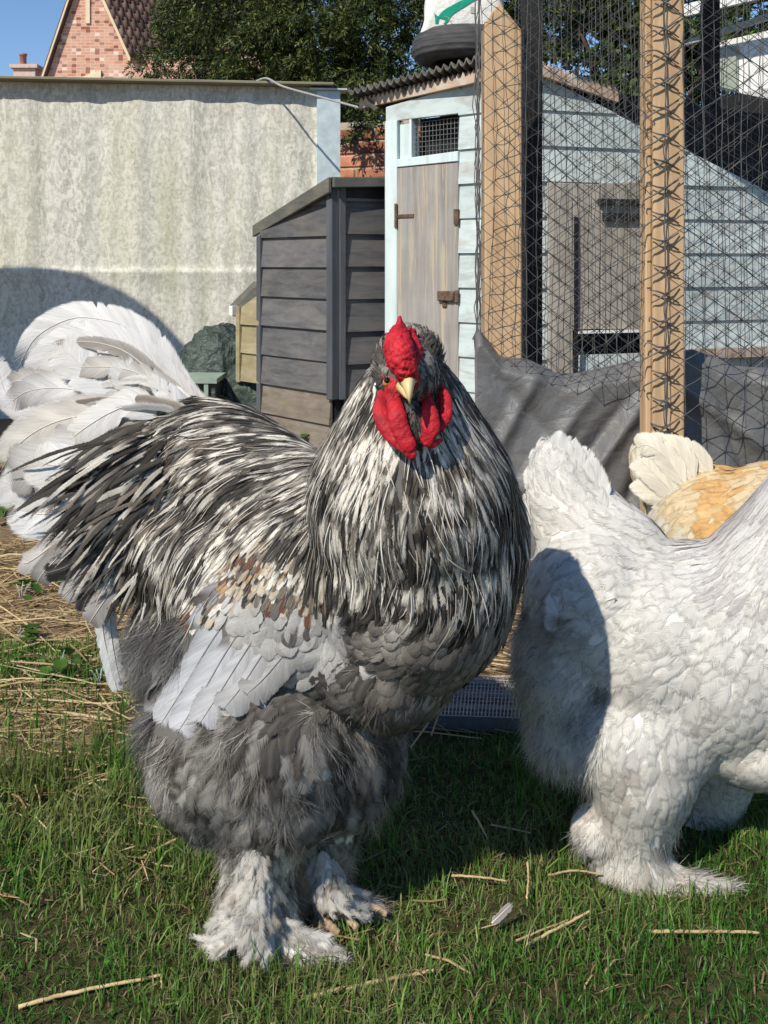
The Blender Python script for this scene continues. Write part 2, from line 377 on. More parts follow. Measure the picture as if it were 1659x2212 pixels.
def boards(wall, u0, u1, z0, step, n, mat, parent, top=None, th=.012, lap=.012, holes=(), low=None):
    # lapped boards: each a wedge, its lower edge proud; clipped by a top line z = top(u)
    for i in range(n):
        zb = z0 + i * step; zt = zb + step + lap
        spans = [(u0, u1)]
        for (h0, h1, hz0, hz1) in holes:
            if zb + step * .5 > hz0 and zb + step * .5 < hz1:
                ns = []
                for (a, b) in spans:
                    if h0 > a + .004: ns.append((a, min(b, h0)))
                    if h1 < b - .004: ns.append((max(a, h1), b))
                spans = ns
        for (a, b) in spans:
            if b - a < .01: continue
            pts = [(a, zb), (b, zb)]
            if top is None: pts += [(b, zt), (a, zt)]
            else:
                ta, tb = top(a), top(b)
                if ta <= zb and tb <= zb: continue
                if ta < zb:
                    k = (zb - ta) / (tb - ta); pts = [(a + (b - a) * k, zb), (b, zb), (b, min(zt, tb))]
                    if tb > zt: k2 = (zt - ta) / (tb - ta); pts.append((a + (b - a) * k2, zt))
                elif tb < zb:
                    k = (zb - tb) / (ta - tb); pts = [(a, zb), (b - (b - a) * k, zb)]
                    if ta > zt: k2 = (zt - tb) / (ta - tb); pts.append((b - (b - a) * k2, zt))
                    pts.append((a, min(zt, ta)))
                else:
                    pts += [(b, min(zt, tb))]
                    if (ta < zt) != (tb < zt): k2 = (zt - ta) / (tb - ta); pts.append((a + (b - a) * k2, zt))
                    pts.append((a, min(zt, ta)))
            jit = random.uniform(-.0015, .0015)
            f = lambda u, z: th * (1 - .85 * (z - zb) / (zt - zb)) + .003 + jit
            m = len(pts); v = [wall.at(u, z, 0.0) for u, z in pts] + [wall.at(u, z, f(u, z)) for u, z in pts]
            fc = [tuple(range(m)), tuple(range(m, 2 * m))[::-1]] + [(j, m + j, m + (j + 1) % m, (j + 1) % m) for j in range(m)]
            mesh_obj('board', v, fc, (low if (low is not None and i < low[0]) else (None, mat))[1], parent)

def line(p, q): return lambda u: p[1] + (q[1] - p[1]) * (u - p[0]) / (q[0] - p[0])
def xy(X, d): return ((X - CX) * K * d, d)

# ------------------------------------------------------------------ cement sheet fence
fw = Wall(xy(-500, 4.75), xy(735, 5.05))
fence = empty('sheet_fence', fw.at(fw.u(200), 0)); tag(fence, 'weathered grey cement sheet wall with timber cap behind the dark coop', 'fence')
uL, uR = fw.u(-500) - 3.6, fw.u(686)
sheets = np.linspace(uL, uR, 7)
for si in range(6):
    us = np.linspace(sheets[si], sheets[si + 1] + .004, 90); zs = np.concatenate([np.linspace(0, .69, 8), [.705, .715, .725, .735], np.linspace(.75, 1.645, 12)])
    UU, ZZ = np.meshgrid(us, zs)
    wv = .003 * np.sin(UU * 2 * math.pi / .27 + .5 * np.sin(UU * 3)) + .003 * np.sin(UU * 2 * math.pi / .57 + 1) + .0018 * np.sin(UU * 2 * math.pi / .13) + .012 * (vnoise(np.stack([UU.ravel() * 3, ZZ.ravel() * 1.2, UU.ravel() * 0], 1), 4).reshape(UU.shape) - .5)
    ridge = .010 * np.exp(-((ZZ - .715) / .012) ** 2) + np.where(ZZ < .71, .006, 0)
    v = np.array([fw.at(u, z, o) for u, z, o in zip(UU.ravel(), ZZ.ravel(), (wv + ridge).ravel())])
    ii = np.arange(UU.size).reshape(UU.shape)
    f = np.stack([ii[:-1, :-1], ii[:-1, 1:], ii[1:, 1:], ii[1:, :-1]], -1).reshape(-1, 4)
    mesh_obj('sheet', v + fw.n * .003 * si, f, M['cement'], fence, True)
zc0, zc1 = fw.z(0, 167), fw.z(715, 181)
capL, capR = fw.u(-500) - 3.6, fw.u(720)
for (a, b) in ((capL, fw.u(-20)), (fw.u(-20) + .004, capR)):
    sl = line((fw.u(0), zc0), (fw.u(715), zc1))
    mb = MB().hexa([fw.at(a, sl(a) - .022, -.06), fw.at(b, sl(b) - .022, -.06), fw.at(b, sl(b) - .022, .085), fw.at(a, sl(a) - .022, .085), fw.at(a, sl(a), -.06), fw.at(b, sl(b), -.06), fw.at(b, sl(b) - .006, .085), fw.at(a, sl(a) - .006, .085)])
    bevel(mb.build('cap_board', M['cap_wood'], fence), .004)
# galvanised channel post
pp = MB(); fw.box(fw.u(684), fw.u(734), 0, fw.z(700, 198), .03, .034, pp); fw.box(fw.u(684), fw.u(684) + .006, 0, fw.z(700, 199), -.04, .0295, pp); fw.box(fw.u(734) - .006, fw.u(734), 0, fw.z(700, 199), -.04, .0295, pp)
fw.box(fw.u(668), fw.u(748), fw.z(700, 198) + .001, fw.z(700, 194), -.05, .06, pp)
gpst = pp.build('steel_post', M['galvanised']); tag(gpst, 'galvanised steel channel post at the end of the cement wall', 'post')
# grey wire from the cap to the shed eave
cp = catmull([fw.at(fw.u(545), fw.z(545, 180), .0) + 0, fw.at(fw.u(575), fw.z(575, 176), .09), P(610, 186, 4.75), P(680, 206, 4.5), P(790, 236, 4.08)], 20)
tag(MB().tube(cp, .0055, 6).build('cable', M['cable'], smooth=True), 'grey cable running from the wall cap to the blue shed eave', 'cable')

# ------------------------------------------------------------------ dark lapped-board coop
coop = empty('chicken_coop', (*xy(700, 4.1), 0)); tag(coop, 'dark grey lapped board chicken coop with sloping roof beside the blue shed', 'coop')
cl = Wall(xy(563, 4.32), xy(728, 3.93)); cf = Wall(xy(728, 3.955), xy(900, 4.12))
lu0, lu1 = cl.u(568), cl.u(718)
topl = line((cl.u(556), cl.z(556, 500)), (cl.u(718), cl.z(718, 398)))
stepz = .1245
boards(cl, lu0, lu1, -.01, stepz, 10, M['coop_wood'], coop, topl, .016, low=(2, M['coop_low']))
fz0 = cf.z(745, 862)
boards(cf, cf.u(742), cf.u(900), fz0 - .25, stepz * 1.04, 12, M['coop_wood'], coop, lambda u: cf.z(745, 428), .016)
for w_, X0, X1, Y0, Y1, a, b, nm in ((cl, 563, 571, 508, 958, -.01, .024, 'corner_post'), (cl, 716, 728.5, 398, 862, -.03, .028, 'corner_post'), (cf, 728, 742, 400, 862, -.02, .026, 'corner_post')):
    bevel(w_.sbox(X0, X1, Y0, Y1, a, b).build(nm, M['coop_post'], coop), .003)
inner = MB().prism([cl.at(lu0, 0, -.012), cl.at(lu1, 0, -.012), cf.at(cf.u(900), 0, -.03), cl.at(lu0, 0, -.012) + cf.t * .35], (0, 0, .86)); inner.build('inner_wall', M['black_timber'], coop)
# roof: sloping slab with fascia
rA = P(552, 487, 4.36); rB = P(717, 382, 3.90); rC = P(905, 381, 4.10); rD = rA + (rC - rB)
mb = MB().hexa([rA - [0, 0, .012], rB - [0, 0, .012], rC - [0, 0, .012], rD - [0, 0, .012], rA, rB, rC, rD]); mb.build('roof', M['roof_felt'], coop)
dn = np.array([0, 0, -1.]); t1 = unit(rB - rA); n1 = cl.n * .018; n2 = cf.n * .018
bevel(MB().prism([rA + dn * .0, rB + dn * .0, rB + dn * .062, rA + dn * .05], n1).build('fascia', M['coop_trim'], coop), .003)
bevel(MB().prism([rB + dn * .002, rC + dn * .002, rC + dn * .042, rB + dn * .042], n2).build('fascia', M['coop_trim'], coop), .003)
MB().prism([rB + dn * .043 - n2, rC + dn * .043 - n2, rC + dn * .085 - n2, rB + dn * .085 - n2], -n2).build('head_rail', M['black_timber'], coop)
# nest box
nb = Wall(xy(517, 4.42), xy(566, 4.30))
boards(nb, nb.u(526), nb.u(566), nb.z(540, 824), .1245, 3, M['nest_wood'], coop, line((nb.u(515), nb.z(515, 672)), (nb.u(566), nb.z(566, 632))), .014)
nb.sbox(518, 526, 662, 824, -.02, .022).build('nest_post', M['nest_wood'], coop)
MB().prism([P(510, 660, 4.44), P(562, 608, 4.30), P(562, 640, 4.30), P(514, 685, 4.44)], np.array([-.05, .12, 0]) * .8).build('nest_lid', M['coop_trim'], coop)
nb.sbox(507, 514, 660, 680, .0, .03).build('nest_lid_batten', M['white_upvc'], coop)

# ------------------------------------------------------------------ blue shed
shed = empty('blue_shed', (*xy(1050, 3.8), 0)); tag(shed, 'pale blue weathered board shed with a peeling plywood door and corrugated roof', 'shed')
cornerX = 1112
sl_ = Wall(xy(838, 3.98), xy(cornerX, 3.58)); sr = Wall(xy(cornerX, 3.58), xy(1980, 4.15))
ustep = .1285
topL = line((sl_.u(838), sl_.z(838, 232)), (sl_.u(1045), sl_.z(1045, 172)))
door_u = (sl_.u(863), sl_.u(995)); vent = (sl_.u(868), sl_.u(994), sl_.z(930, 346), sl_.z(930, 262))
boards(sl_, sl_.u(995), sl_.u(cornerX), .02, ustep, 13, M['blue_paint'], shed, topL, .012)
# trims
bevel(sl_.sbox(838, 864, 262, 1180, 0, .02).build('corner_trim', M['blue_trim'], shed), .002)
hz = MB(); zt = sl_.z(905, 262)
bevel(MB().prism([sl_.at(sl_.u(838), sl_.z(838, 264), 0), sl_.at(sl_.u(1046), sl_.z(1046, 240), 0), sl_.at(sl_.u(1046), topL(sl_.u(1046)), 0), sl_.at(sl_.u(838), topL(sl_.u(838)), 0)], sl_.n * .014).build('head_board', M['blue_paint'], shed), .002)
bevel(MB().prism([sl_.at(sl_.u(864) + .001, sl_.z(864, 362), 0), sl_.at(sl_.u(996), sl_.z(996, 349), 0), sl_.at(sl_.u(996), sl_.z(996, 327), 0), sl_.at(sl_.u(864) + .001, sl_.z(864, 345), 0)], sl_.n * .022).build('door_lintel', M['blue_trim'], shed), .002)
sl_.sbox(866, 888, 268, 342, -.02, .006).build('vent_reveal', M['blue_trim'], shed)
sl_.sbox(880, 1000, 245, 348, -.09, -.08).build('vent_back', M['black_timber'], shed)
vb = MB()
for i in range(14):
    u = sl_.u(893) + (sl_.u(994) - sl_.u(893)) * i / 13; vb.tube([sl_.at(u, sl_.z(945, 345), -.012), sl_.at(u, sl_.z(945, 258), -.012)], .0011, 4)
for i in range(9):
    z = sl_.z(945, 345) + (sl_.z(945, 258) - sl_.z(945, 345)) * i / 8; vb.tube([sl_.at(sl_.u(893), z, -.011), sl_.at(sl_.u(994), z, -.011)], .0011, 4)
vb.build('vent_mesh', M['wire'], shed)
sl_.sbox(888.5, 893, 255, 346, -.03, .012).build('vent_frame', M['blue_trim'], shed)
dr = MB().prism([sl_.at(door_u[0], .10, .0), sl_.at(door_u[1], .10, .0), sl_.at(door_u[1], sl_.z(995, 351), .0), sl_.at(door_u[0], sl_.z(864, 363), .0)], sl_.n * .016).build('door', M['door_ply'], shed); bevel(dr, .002)
hg = MB(); sl_.sbox(861, 866, 440, 492, .021, .026, hg); sl_.sbox(866, 900, 463, 470, .017, .021, hg); hg.build('hinge', M['iron_rust'], dr)
lt = MB(); sl_.sbox(955, 990, 628, 650, .016, .034, lt); sl_.sbox(962, 972, 650, 664, .016, .024, lt); sl_.sbox(990, 998, 626, 654, .016, .028, lt); bevel(lt.build('latch', M['iron_rust'], dr), .004)
sl_.sbox(988, 998, 452, 485, .016, .024).build('hasp', M['iron_rust'], dr)
# back filler and right-hand face
topR = line((sr.u(cornerX), sr.z(cornerX, 135)), (sr.u(1650), sr.z(1650, 412)))
MB().prism([sr.at(sr.u(cornerX + 20), .9, -.06), sr.at(sr.u(1980), .9, -.06), sr.at(sr.u(1980), sr.z(1980, 300), -.06), sr.at(sr.u(1660), sr.z(1660, 240), -.06), sr.at(sr.u(1420), sr.z(1420, 205), -.06), sr.at(sr.u(cornerX + 20), sr.z(cornerX, 160), -.06)], -sr.n * .01).build('dark_interior_sheet', M['black_timber'], shed)  # near-black sheet stands in for the unlit interior above the cut boards
popd = (sr.u(1232), sr.u(1402), sr.z(1300, 806), sr.z(1300, 716))
boards(sr, sr.u(cornerX), sr.u(1980), .02, ustep, 13, M['blue_paint'], shed, topR, .012, holes=[popd])
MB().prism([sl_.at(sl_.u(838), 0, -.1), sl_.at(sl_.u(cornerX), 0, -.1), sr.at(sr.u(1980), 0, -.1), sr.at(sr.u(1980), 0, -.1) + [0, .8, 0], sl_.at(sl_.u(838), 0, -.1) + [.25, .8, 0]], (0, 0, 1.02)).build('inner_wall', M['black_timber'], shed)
for k, (X0, X1) in enumerate(((1176, 1228), (1229, 1287), (1288, 1345), (1346, 1404))):
    bevel(sr.sbox(X0, X1, 396 + random.uniform(-3, 3), 710 if k else 806, .018, .034).build('hatch_board', M['grey_board'], shed), .002)
sr.sbox(1236, 1402, 711, 717, .0355, .05).build('hatch_sill', M['white_upvc'], shed)
sr.sbox(1280, 1404, 432, 444, .0355, .06).build('hatch_rail', M['black_timber'], shed)
sr.sbox(1290, 1404, 462, 478, .0355, .05).build('hatch_rail', M['black_timber'], shed)
sr.sbox(1229, 1236, 470, 806, .0355, .045).build('hatch_gap_strip', M['black_timber'], shed)
sr.sbox(1404, 1980, 745, 765, .02, .06).build('ledge', M['barge_wood'], shed)
bark = catmull([sr.at(sr.u(X), sr.z(X, Y), .075) for X, Y in ((1352, 392), (1372, 402), (1380, 450), (1384, 520), (1378, 600), (1366, 672))], 16)
tag(MB().tube(bark, .006, 6).build('rope_end', M['straw_stalk'], smooth=True), 'frayed tan rope hanging on the shed hatch behind the netting', 'rope')
# barge boards with saw-tooth filler and corrugated sheets
def teeth(a, b, h0, n, off):
    pts = [a, b]; top = []
    for i in range(n, -1, -1):
        p = a + (b - a) * i / n; top.append(p + np.array([0, 0, h0]))
        if i: top.append(a + (b - a) * (i - .5) / n + np.array([0, 0, h0 + .022]))
    return MB().prism([a, b] + top, off)
bA, bB = P(783, 236, 4.10), P(1046, 176, 3.62)
teeth(bA, bB, .026, 26, sl_.n * .02).build('barge_board', M['barge_wood'], shed)
bB2 = P(cornerX + 10, 150, 3.55); bC2 = P(1330, 222, 3.70)
teeth(bB2, bC2, .03, 16, sr.n * .02).build('barge_board', M['barge_wood'], shed)
def corr(name, a, b, back, amp, pitch, parent, th=.006):
    Lg = np.linalg.norm(b - a); n = int(Lg / pitch * 8); u = np.linspace(0, 1, n); v = np.linspace(0, 1, 5); UU, VV = np.meshgrid(u, v)
    p = a + UU[..., None] * (b - a) + VV[..., None] * back; p[..., 2] += amp * np.sin(UU * Lg / pitch * 2 * math.pi)
    ii = np.arange(UU.size).reshape(UU.shape); f = np.stack([ii[:-1, :-1], ii[:-1, 1:], ii[1:, 1:], ii[1:, :-1]], -1).reshape(-1, 4)
    o = mesh_obj(name, p.reshape(-1, 3), f, M['corrugated'], parent, True); m = o.modifiers.new('sheet', 'SOLIDIFY'); m.thickness = th; return o
back = np.array([.22, .75, .0])
corr('roof_sheet', P(757, 201, 4.06) + sl_.n * .02, P(1050, 124, 3.58) + sl_.n * .02, back + [0, 0, .02], .013, .036, shed)
corr('roof_sheet', P(1051, 126, 3.57) + sl_.n * .02, P(1345, 205, 3.72) + sr.n * .03, np.array([.1, .8, .03]), .013, .036, shed)
for X in (800, 880, 985):
    MB().tube([P(X, 218 - (X - 790) * .26, 3.98 - (X - 838) * .0016) + sl_.n * .03, P(X + 22, 240 - (X - 790) * .26, 3.98 - (X - 838) * .0016) + sl_.n * .025], .012, 5).build('sheet_hook', M['corrugated'], shed)

# tyre and feed sack on the roof
ty_c = P(1000, 138, 3.88); tr_ = .20
tyre = empty('tyre', ty_c); tag(tyre, 'worn black rubber tyre lying on the corrugated shed roof', 'tyre')
prof = [(.10, .012), (.12, .0), (.165, .002), (.19, .02), (.2, .045), (.2, .075), (.19, .10), (.165, .118), (.12, .12), (.10, .108), (.10, .012)]
pr2 = []
for i in range(len(prof) - 1):
    for k in range(4): pr2.append(tuple(np.array(prof[i]) * (1 - k / 4) + np.array(prof[i + 1]) * k / 4))
pr2.append(prof[-1])
pr2 = [(r - (.004 if (r > .186 and int(z / .0095) % 2) else 0), z) for r, z in pr2]
MB().lathe(pr2, ty_c, 40).build('casing', M['rubber'], tyre, True)
sack = empty('feed_sack', ty_c + [0, 0, .1]); tag(sack, 'white feed sack with a green stripe standing in the roof tyre', 'sack')
sv = []; sf = []; nu, nz = 40, 22; sc_c = P(1003, 80, 3.86)
for j in range(nz):
    q = j / (nz - 1); z = -.06 + .52 * q
    for i in range(nu):
        a = 2 * math.pi * i / nu; e = .36
        cx_ = math.copysign(abs(math.cos(a)) ** e, math.cos(a)); cy_ = math.copysign(abs(math.sin(a)) ** e, math.sin(a))
        w = (.155 + .022 * math.exp(-((q - .12) / .08) ** 2) * 1.2) - .02 * q; dd = .075 + .03 * math.sin(math.pi * min(1, q * 1.1)) - .05 * max(0, q - .75) / .25
        x = w * cx_; y = dd * cy_ + .004 * math.sin(9 * q + 4 * a); x += .006 * math.sin(14 * q + 2 * a)
        sv.append(sc_c + np.array([x, y, z + .006 * math.sin(3 * a + 5 * q)]))
for j in range(nz - 1):
    for i in range(nu): sf.append((j * nu + i, j * nu + (i + 1) % nu, (j + 1) * nu + (i + 1) % nu, (j + 1) * nu + i))
sf.append(tuple(range((nz - 1) * nu, nz * nu))); sf.append(tuple(range(nu))[::-1])
sack_o = mesh_obj('bag', sv, sf, M['sack_white'], sack, True)
_bt = BVHTree.FromPolygons([Vector(p) for p in sv], sf)
def decal(poly, name, mat, n=10):
    # printed area laid just proud of the bag's face; poly = two edge polylines in picture units
    A = catmull([(x, y, 0) for x, y in poly[0]], n); B = catmull([(x, y, 0) for x, y in poly[1]], n); v = []; f = []
    for a, b in zip(A, B):
        for k in range(5):
            q = a + (b - a) * k / 4; o = Vector((0, 0, EYE)); d = Vector((P(q[0], q[1], 1.0) - np.array([0, 0, EYE])).tolist()).normalized()
            h = _bt.ray_cast(o, d); h = h[0] if h[0] is not None else o + d * 3.8
            v.append(np.array(h) - np.array(d) * .003)
    for i in range(n - 1):
        for k in range(4): f.append((i * 5 + k, i * 5 + k + 1, (i + 1) * 5 + k + 1, (i + 1) * 5 + k))
    return mesh_obj(name, v, f, mat, sack, True)
decal([[(945, 37), (958, 22), (980, 9), (1008, -5), (1040, -22)], [(968, 44), (978, 30), (1000, 16), (1022, 2), (1044, -8)]], 'printed_stripe', M['sack_green'])
decal([[(938, 27), (939, 34), (940, 44), (940, 50)], [(945, 34), (948, 38), (947, 46), (946, 50)]], 'printed_stripe', M['sack_green'], 6)
decal([[(945, 35), (952, 33), (958, 33)], [(948, 40), (953, 36), (958, 36)]], 'printed_stripe', M['sack_green'], 6)
decal([[(958, 33), (964, 38), (962, 46), (957, 50)], [(966, 40), (970, 42), (966, 48), (960, 52)]], 'printed_stripe', M['sack_green'], 6)
for (x_, y_) in ((957, 39), (961, 43), (964, 48), (966, 54), (953, 38)):
    decal([[(x_ + 7, y_ - 3), (x_ + 8.5, y_ - 2)], [(x_ + 9, y_ - 7), (x_ + 10.5, y_ - 6)]], 'printed_mark', M['cream_paint'], 3)
decal([[(1017, 14), (1022, 14.5), (1026, 15)], [(1016, 27), (1021, 28), (1026, 29)]], 'printed_panel', M['sack_grey'], 4)

# ------------------------------------------------------------------ brick wall seen between coop and shed, bricks one by one
bw = Wall(xy(690, 5.7), xy(900, 5.5)); bwall = empty('brick_wall', bw.at(bw.u(780), 0)); tag(bwall, 'old red brick wall behind the dark coop, ivy over its top', 'wall')
bw.box(bw.u(690), bw.u(900), 0, 1.55, -.12, -.011).build('mortar_core', M['mortar'], bwall)
bl, bh = .215, .065; brick_me = None
for r in range(7, 20):
    z = .02 + r * (bh + .01)
    for c in range(-1, 4):
        u = bw.u(690) + (c + (.5 if r % 2 else 0)) * (bl + .01)
        if u < bw.u(690) - .12 or u > bw.u(900): continue
        if brick_me is None:
            o = bevel(MB().hexa([(-bl / 2, -.05, 0), (bl / 2, -.05, 0), (bl / 2, .05, 0), (-bl / 2, .05, 0), (-bl / 2, -.05, bh), (bl / 2, -.05, bh), (bl / 2, .05, bh), (-bl / 2, .05, bh)]).build('brick', M['brick_clay']), .006); brick_me = o
        else: o = brick_me.copy(); COL.objects.link(o)
        o.location = tuple(bw.at(u + bl / 2, z, -.05 + random.uniform(-.003, .003))); o.rotation_euler = (0, 0, math.atan2(bw.t[1], bw.t[0]) + random.uniform(-.01, .01)); attach(o, bwall)

# ------------------------------------------------------------------ neighbour's brick house and far cottage
H = 24.0; HS_ = H / 14
house = empty('brick_house', (*xy(200, H), 0)); tag(house, 'red brick house with steep gable and brown pantile roof beyond the wall', 'house')
g = [P(92, 330, H), P(100, 172, H), P(190, -95, H), P(283, 112, H), P(283, 330, H)]
g[0][2] = 0; g[4][2] = 0; g[0][0] = g[1][0]
inn = np.array([1.2, 3.4, 0.]) * HS_
MB().prism(g, inn * .98).build('wall', M['brick_far'], house)
ap, ev, lv = g[2], g[3], g[1]
sidew = MB().prism([np.array([ev[0], ev[1] + .01, 0]), np.array([ev[0] + 2.6 * HS_, ev[1] + .25 * HS_, 0]), np.array([ev[0] + 2.6 * HS_, ev[1] + .25 * HS_, ev[2] - .05]), np.array([ev[0], ev[1] + .01, ev[2] - .05])], (0, 1.5 * HS_, 0)); sidew.build('side_wall', M['brick_far'], house)
up = np.array([0, 0, .10]); rt = unit(ev - ap); lt_ = unit(lv - ap)
rdir = np.array([2.3, 1.8, 0.]); rdir = rdir / np.linalg.norm(rdir) * 3.2 * HS_
fr = np.array([-.05, -.12, 0]) * 1.4
roofR = MB().prism([ap + up + fr, ev + up + rt * .25 + fr, ev + up + rt * .25 + rdir, ap + up + rdir], (0, 0, -.05)).build('roof', M['pantile'], house)
MB().prism([ap + up + fr, lv + up + lt_ * .5 + fr, lv + up + lt_ * .5 + inn, ap + up + inn], (0, 0, -.05)).build('roof_slope', M['pantile'], house)
MB().prism([ap + up * .3 + fr * .9, ev + up * .3 + rt * .22 + fr * .9, ev - up * 1.2 + rt * .20 + fr * .9, ap - up * 1.2 + fr * .9], (0, -.03, 0)).build('barge_board', M['cream_paint'], house)
MB().prism([ap + up * .3 + fr * .9, lv + up * .3 + fr * .9, lv - up * .9 + fr * .9, ap - up * .9 + fr * .9], (0, -.03, 0)).build('barge_board', M['cream_paint'], house)
wz = MB(); wz.hexa([P(165, 200, H - .05), P(218, 200, H - .05), P(218, 200, H + .05), P(165, 200, H + .05), P(165, 170, H - .05), P(218, 151, H - .05), P(218, 151, H + .05), P(165, 170, H + .05)]); wz.build('window_head', M['cream_paint'], house)
MB().hexa([P(185, 50, H - .04), P(194, 50, H - .04), P(194, 50, H + .02), P(185, 50, H + .02), P(185, -40, H - .04), P(194, -40, H - .04), P(194, -40, H + .02), P(185, -40, H + .02)]).build('window_head', M['cream_paint'], house)
# pantiles on the slope, one by one
rn = unit(np.cross(rdir, rt)); rn = rn if rn[2] > 0 else -rn
tl, tw = .30, .22; rows = int(np.linalg.norm(ev - ap) / .25) + 1; tile_o = None
ru = unit(rdir)
for r in range(rows):
    for c in range(19):
        if tile_o is None:
            us = np.linspace(0, 1, 9); v = []; f = []
            for k, zz in ((0, 0), (1, 0)):
                for q in us: v.append((q * tw, -k * tl, .035 * math.sin(q * 2 * math.pi) + .02 + .018 * k))
            f = [(i, i + 1, 10 + i, 9 + i) for i in range(8)]
            tile_o = mesh_obj('roof_tile', v, f, M['pantile'], None, True); sm = tile_o.modifiers.new('th', 'SOLIDIFY'); sm.thickness = .014; o = tile_o
        else: o = tile_o.copy(); COL.objects.link(o)
        p = ap + up + fr + rt * (r * .25) + ru * (c * .205)
        mt = Matrix([[ru[0], -rt[0], rn[0], p[0]], [ru[1], -rt[1], rn[1], p[1]], [ru[2], -rt[2], rn[2], p[2]], [0, 0, 0, 1]])
        o.matrix_world = mt; o.matrix_basis = mt; o.parent = roofR; o.matrix_parent_inverse = Matrix.Identity(4)
cot = empty('far_cottage', (*xy(50, 30), 0)); tag(cot, 'far rendered chimney stack and cottage just above the cement wall', 'house')
c0 = P(25, 300, 27); c1 = P(80, 300, 27)
MB().hexa([(c0[0] - 2, 27, 0), (c1[0] + 3, 27, 0), (c1[0] + 3, 33, 0), (c0[0] - 2, 33, 0), (c0[0] - 2, 27, 4.2), (c1[0] + 3, 27, 4.2), (c1[0] + 3, 33, 4.2), (c0[0] - 2, 33, 4.2)]).build('wall', M['stucco'], cot)
MB().prism([(c0[0] - 2.2, 26.8, 4.2), (c0[0] - 2.2, 33.2, 4.2), (c0[0] - 2.2, 30, 5.1)], (c1[0] - c0[0] + 5.4, 0, 0)).build('roof', M['pantile'], cot)
zt = P(50, 139, 27)[2]; zt2 = P(50, 147, 27)[2]
chm = MB().hexa([(c0[0] + .05, 27, 4), (c1[0] - .05, 27, 4), (c1[0] - .05, 27.5, 4), (c0[0] + .05, 27.5, 4), (c0[0] + .05, 27, zt2), (c1[0] - .05, 27, zt2), (c1[0] - .05, 27.5, zt2), (c0[0] + .05, 27.5, zt2)]).build('chimney', M['stucco'], cot)
MB().hexa([(c0[0] - .03, 26.92, zt2), (c1[0] + .03, 26.92, zt2), (c1[0] + .03, 27.58, zt2), (c0[0] - .03, 27.58, zt2), (c0[0] - .03, 26.92, zt), (c1[0] + .03, 26.92, zt), (c1[0] + .03, 27.58, zt), (c0[0] - .03, 27.58, zt)]).build('chimney_cap', M['stucco'], cot)
MB().lathe([(.09, 0), (.09, .28), (.105, .29), (.105, .34), (.07, .34), (.07, .2)], (P(50, 139, 27.25)[0], 27.25, zt), 14).build('chimney_pot', M['terracotta'], cot, True)

# ------------------------------------------------------------------ white outbuilding beyond the pen
ow = Wall(xy(1470, 6.6), xy(1900, 5.4)); outb = empty('outbuilding', ow.at(ow.u(1600), 0)); tag(outb, 'white outbuilding with gutter and pale window behind the netted pen', 'outbuilding')
ow.box(ow.u(1530), ow.u(1950), 0, ow.z(1600, 200), -.1, .0).build('wall', M['black_timber'], outb)
MB().prism([ow.at(ow.u(1545), ow.z(1545, 190)), ow.at(ow.u(1900), ow.z(1900, 262)), ow.at(ow.u(1900), ow.z(1900, 10)), ow.at(ow.u(1545), ow.z(1545, 92))], -ow.n * .1 ).build('panel', M['white_upvc'], outb)
MB().prism([ow.at(ow.u(1552), ow.z(1552, 186), .003), ow.at(ow.u(1596), ow.z(1596, 196), .003), ow.at(ow.u(1596), ow.z(1596, 98), .003), ow.at(ow.u(1552), ow.z(1552, 106), .003)], ow.n * .02).build('window_pane', M['glass_pale'], outb)
MB().bar(ow.at(ow.u(1484), ow.z(1484, 47), .25), ow.at(ow.u(1950), ow.z(1950, -60), .25), .03, .075).build('gutter', M['white_upvc'], outb)
MB().bar(ow.at(ow.u(1484), ow.z(1484, 106), .12), ow.at(ow.u(1950), ow.z(1950, -40), .12), .03, .035).build('rail', M['cable'], outb)

# ------------------------------------------------------------------ netted pen: posts, plastic skirt, netting
def post(name, X0, X1, d, ztop, label, mat, point=False, group=None):
    a = P(X0, HY, d)[0]; b = P(X1, HY, d)[0]; w = b - a
    mb = MB()
    if point:
        zs = ztop - .05
        mb.hexa([(a, d, -.15), (b, d, -.15), (b, d + w, -.15), (a, d + w, -.15), (a, d, zs), (b, d, zs), (b, d + w, zs), (a, d + w, zs)])
        mb.v[4:8] = [(a, d, zs - .0), (b, d, zs - .02), (b, d + w, zs - .02), (a, d + w, zs)]
        m2 = [(a, d, zs), (b, d, zs - .02), (b, d + w, zs - .02), (a, d + w, zs), (a + w * .4, d, ztop), (a + w * .4, d + w, ztop)]
        mb.add(m2, [(0, 1, 4), (3, 5, 2), (0, 4, 5, 3), (1, 2, 5, 4)])
    else:
        mb.hexa([(a, d, -.15), (b, d, -.15), (b, d + w, -.15), (a, d + w, -.15), (a, d, ztop), (b, d, ztop), (b, d + w, ztop), (a, d + w, ztop)])
    o = bevel(mb.build(name, mat), .004, 2); tag(o, label, 'post', group); return o
post('pen_post', 1047, 1127, 2.56, P(1080, 5, 2.56)[2], 'pointed tan timber post behind netting at the pen corner', M['post_wood'], True)
po2 = post('pen_post', 1411, 1479, 2.40, 2.0, 'tan timber post laced with black netting along its face', M['post_wood'])
a0 = P(1397, HY, 2.402)[0]; a1 = P(1411, HY, 2.402)[0] - .0008
po2b = bevel(MB().hexa([(a0, 2.412, -.1), (a1, 2.412, -.1), (a1, 2.47, -.1), (a0, 2.47, -.1), (a0, 2.412, 2.0), (a1, 2.412, 2.0), (a1, 2.47, 2.0), (a0, 2.47, 2.0)]).build('batten', M['post_wood'], po2), .003)
post('dark_strip', 1130, 1172, 2.86, 2.1, 'near-black upright strip just behind the pointed pen post', M['black_timber'])  # near-black box filling the dark strip beside the pen post

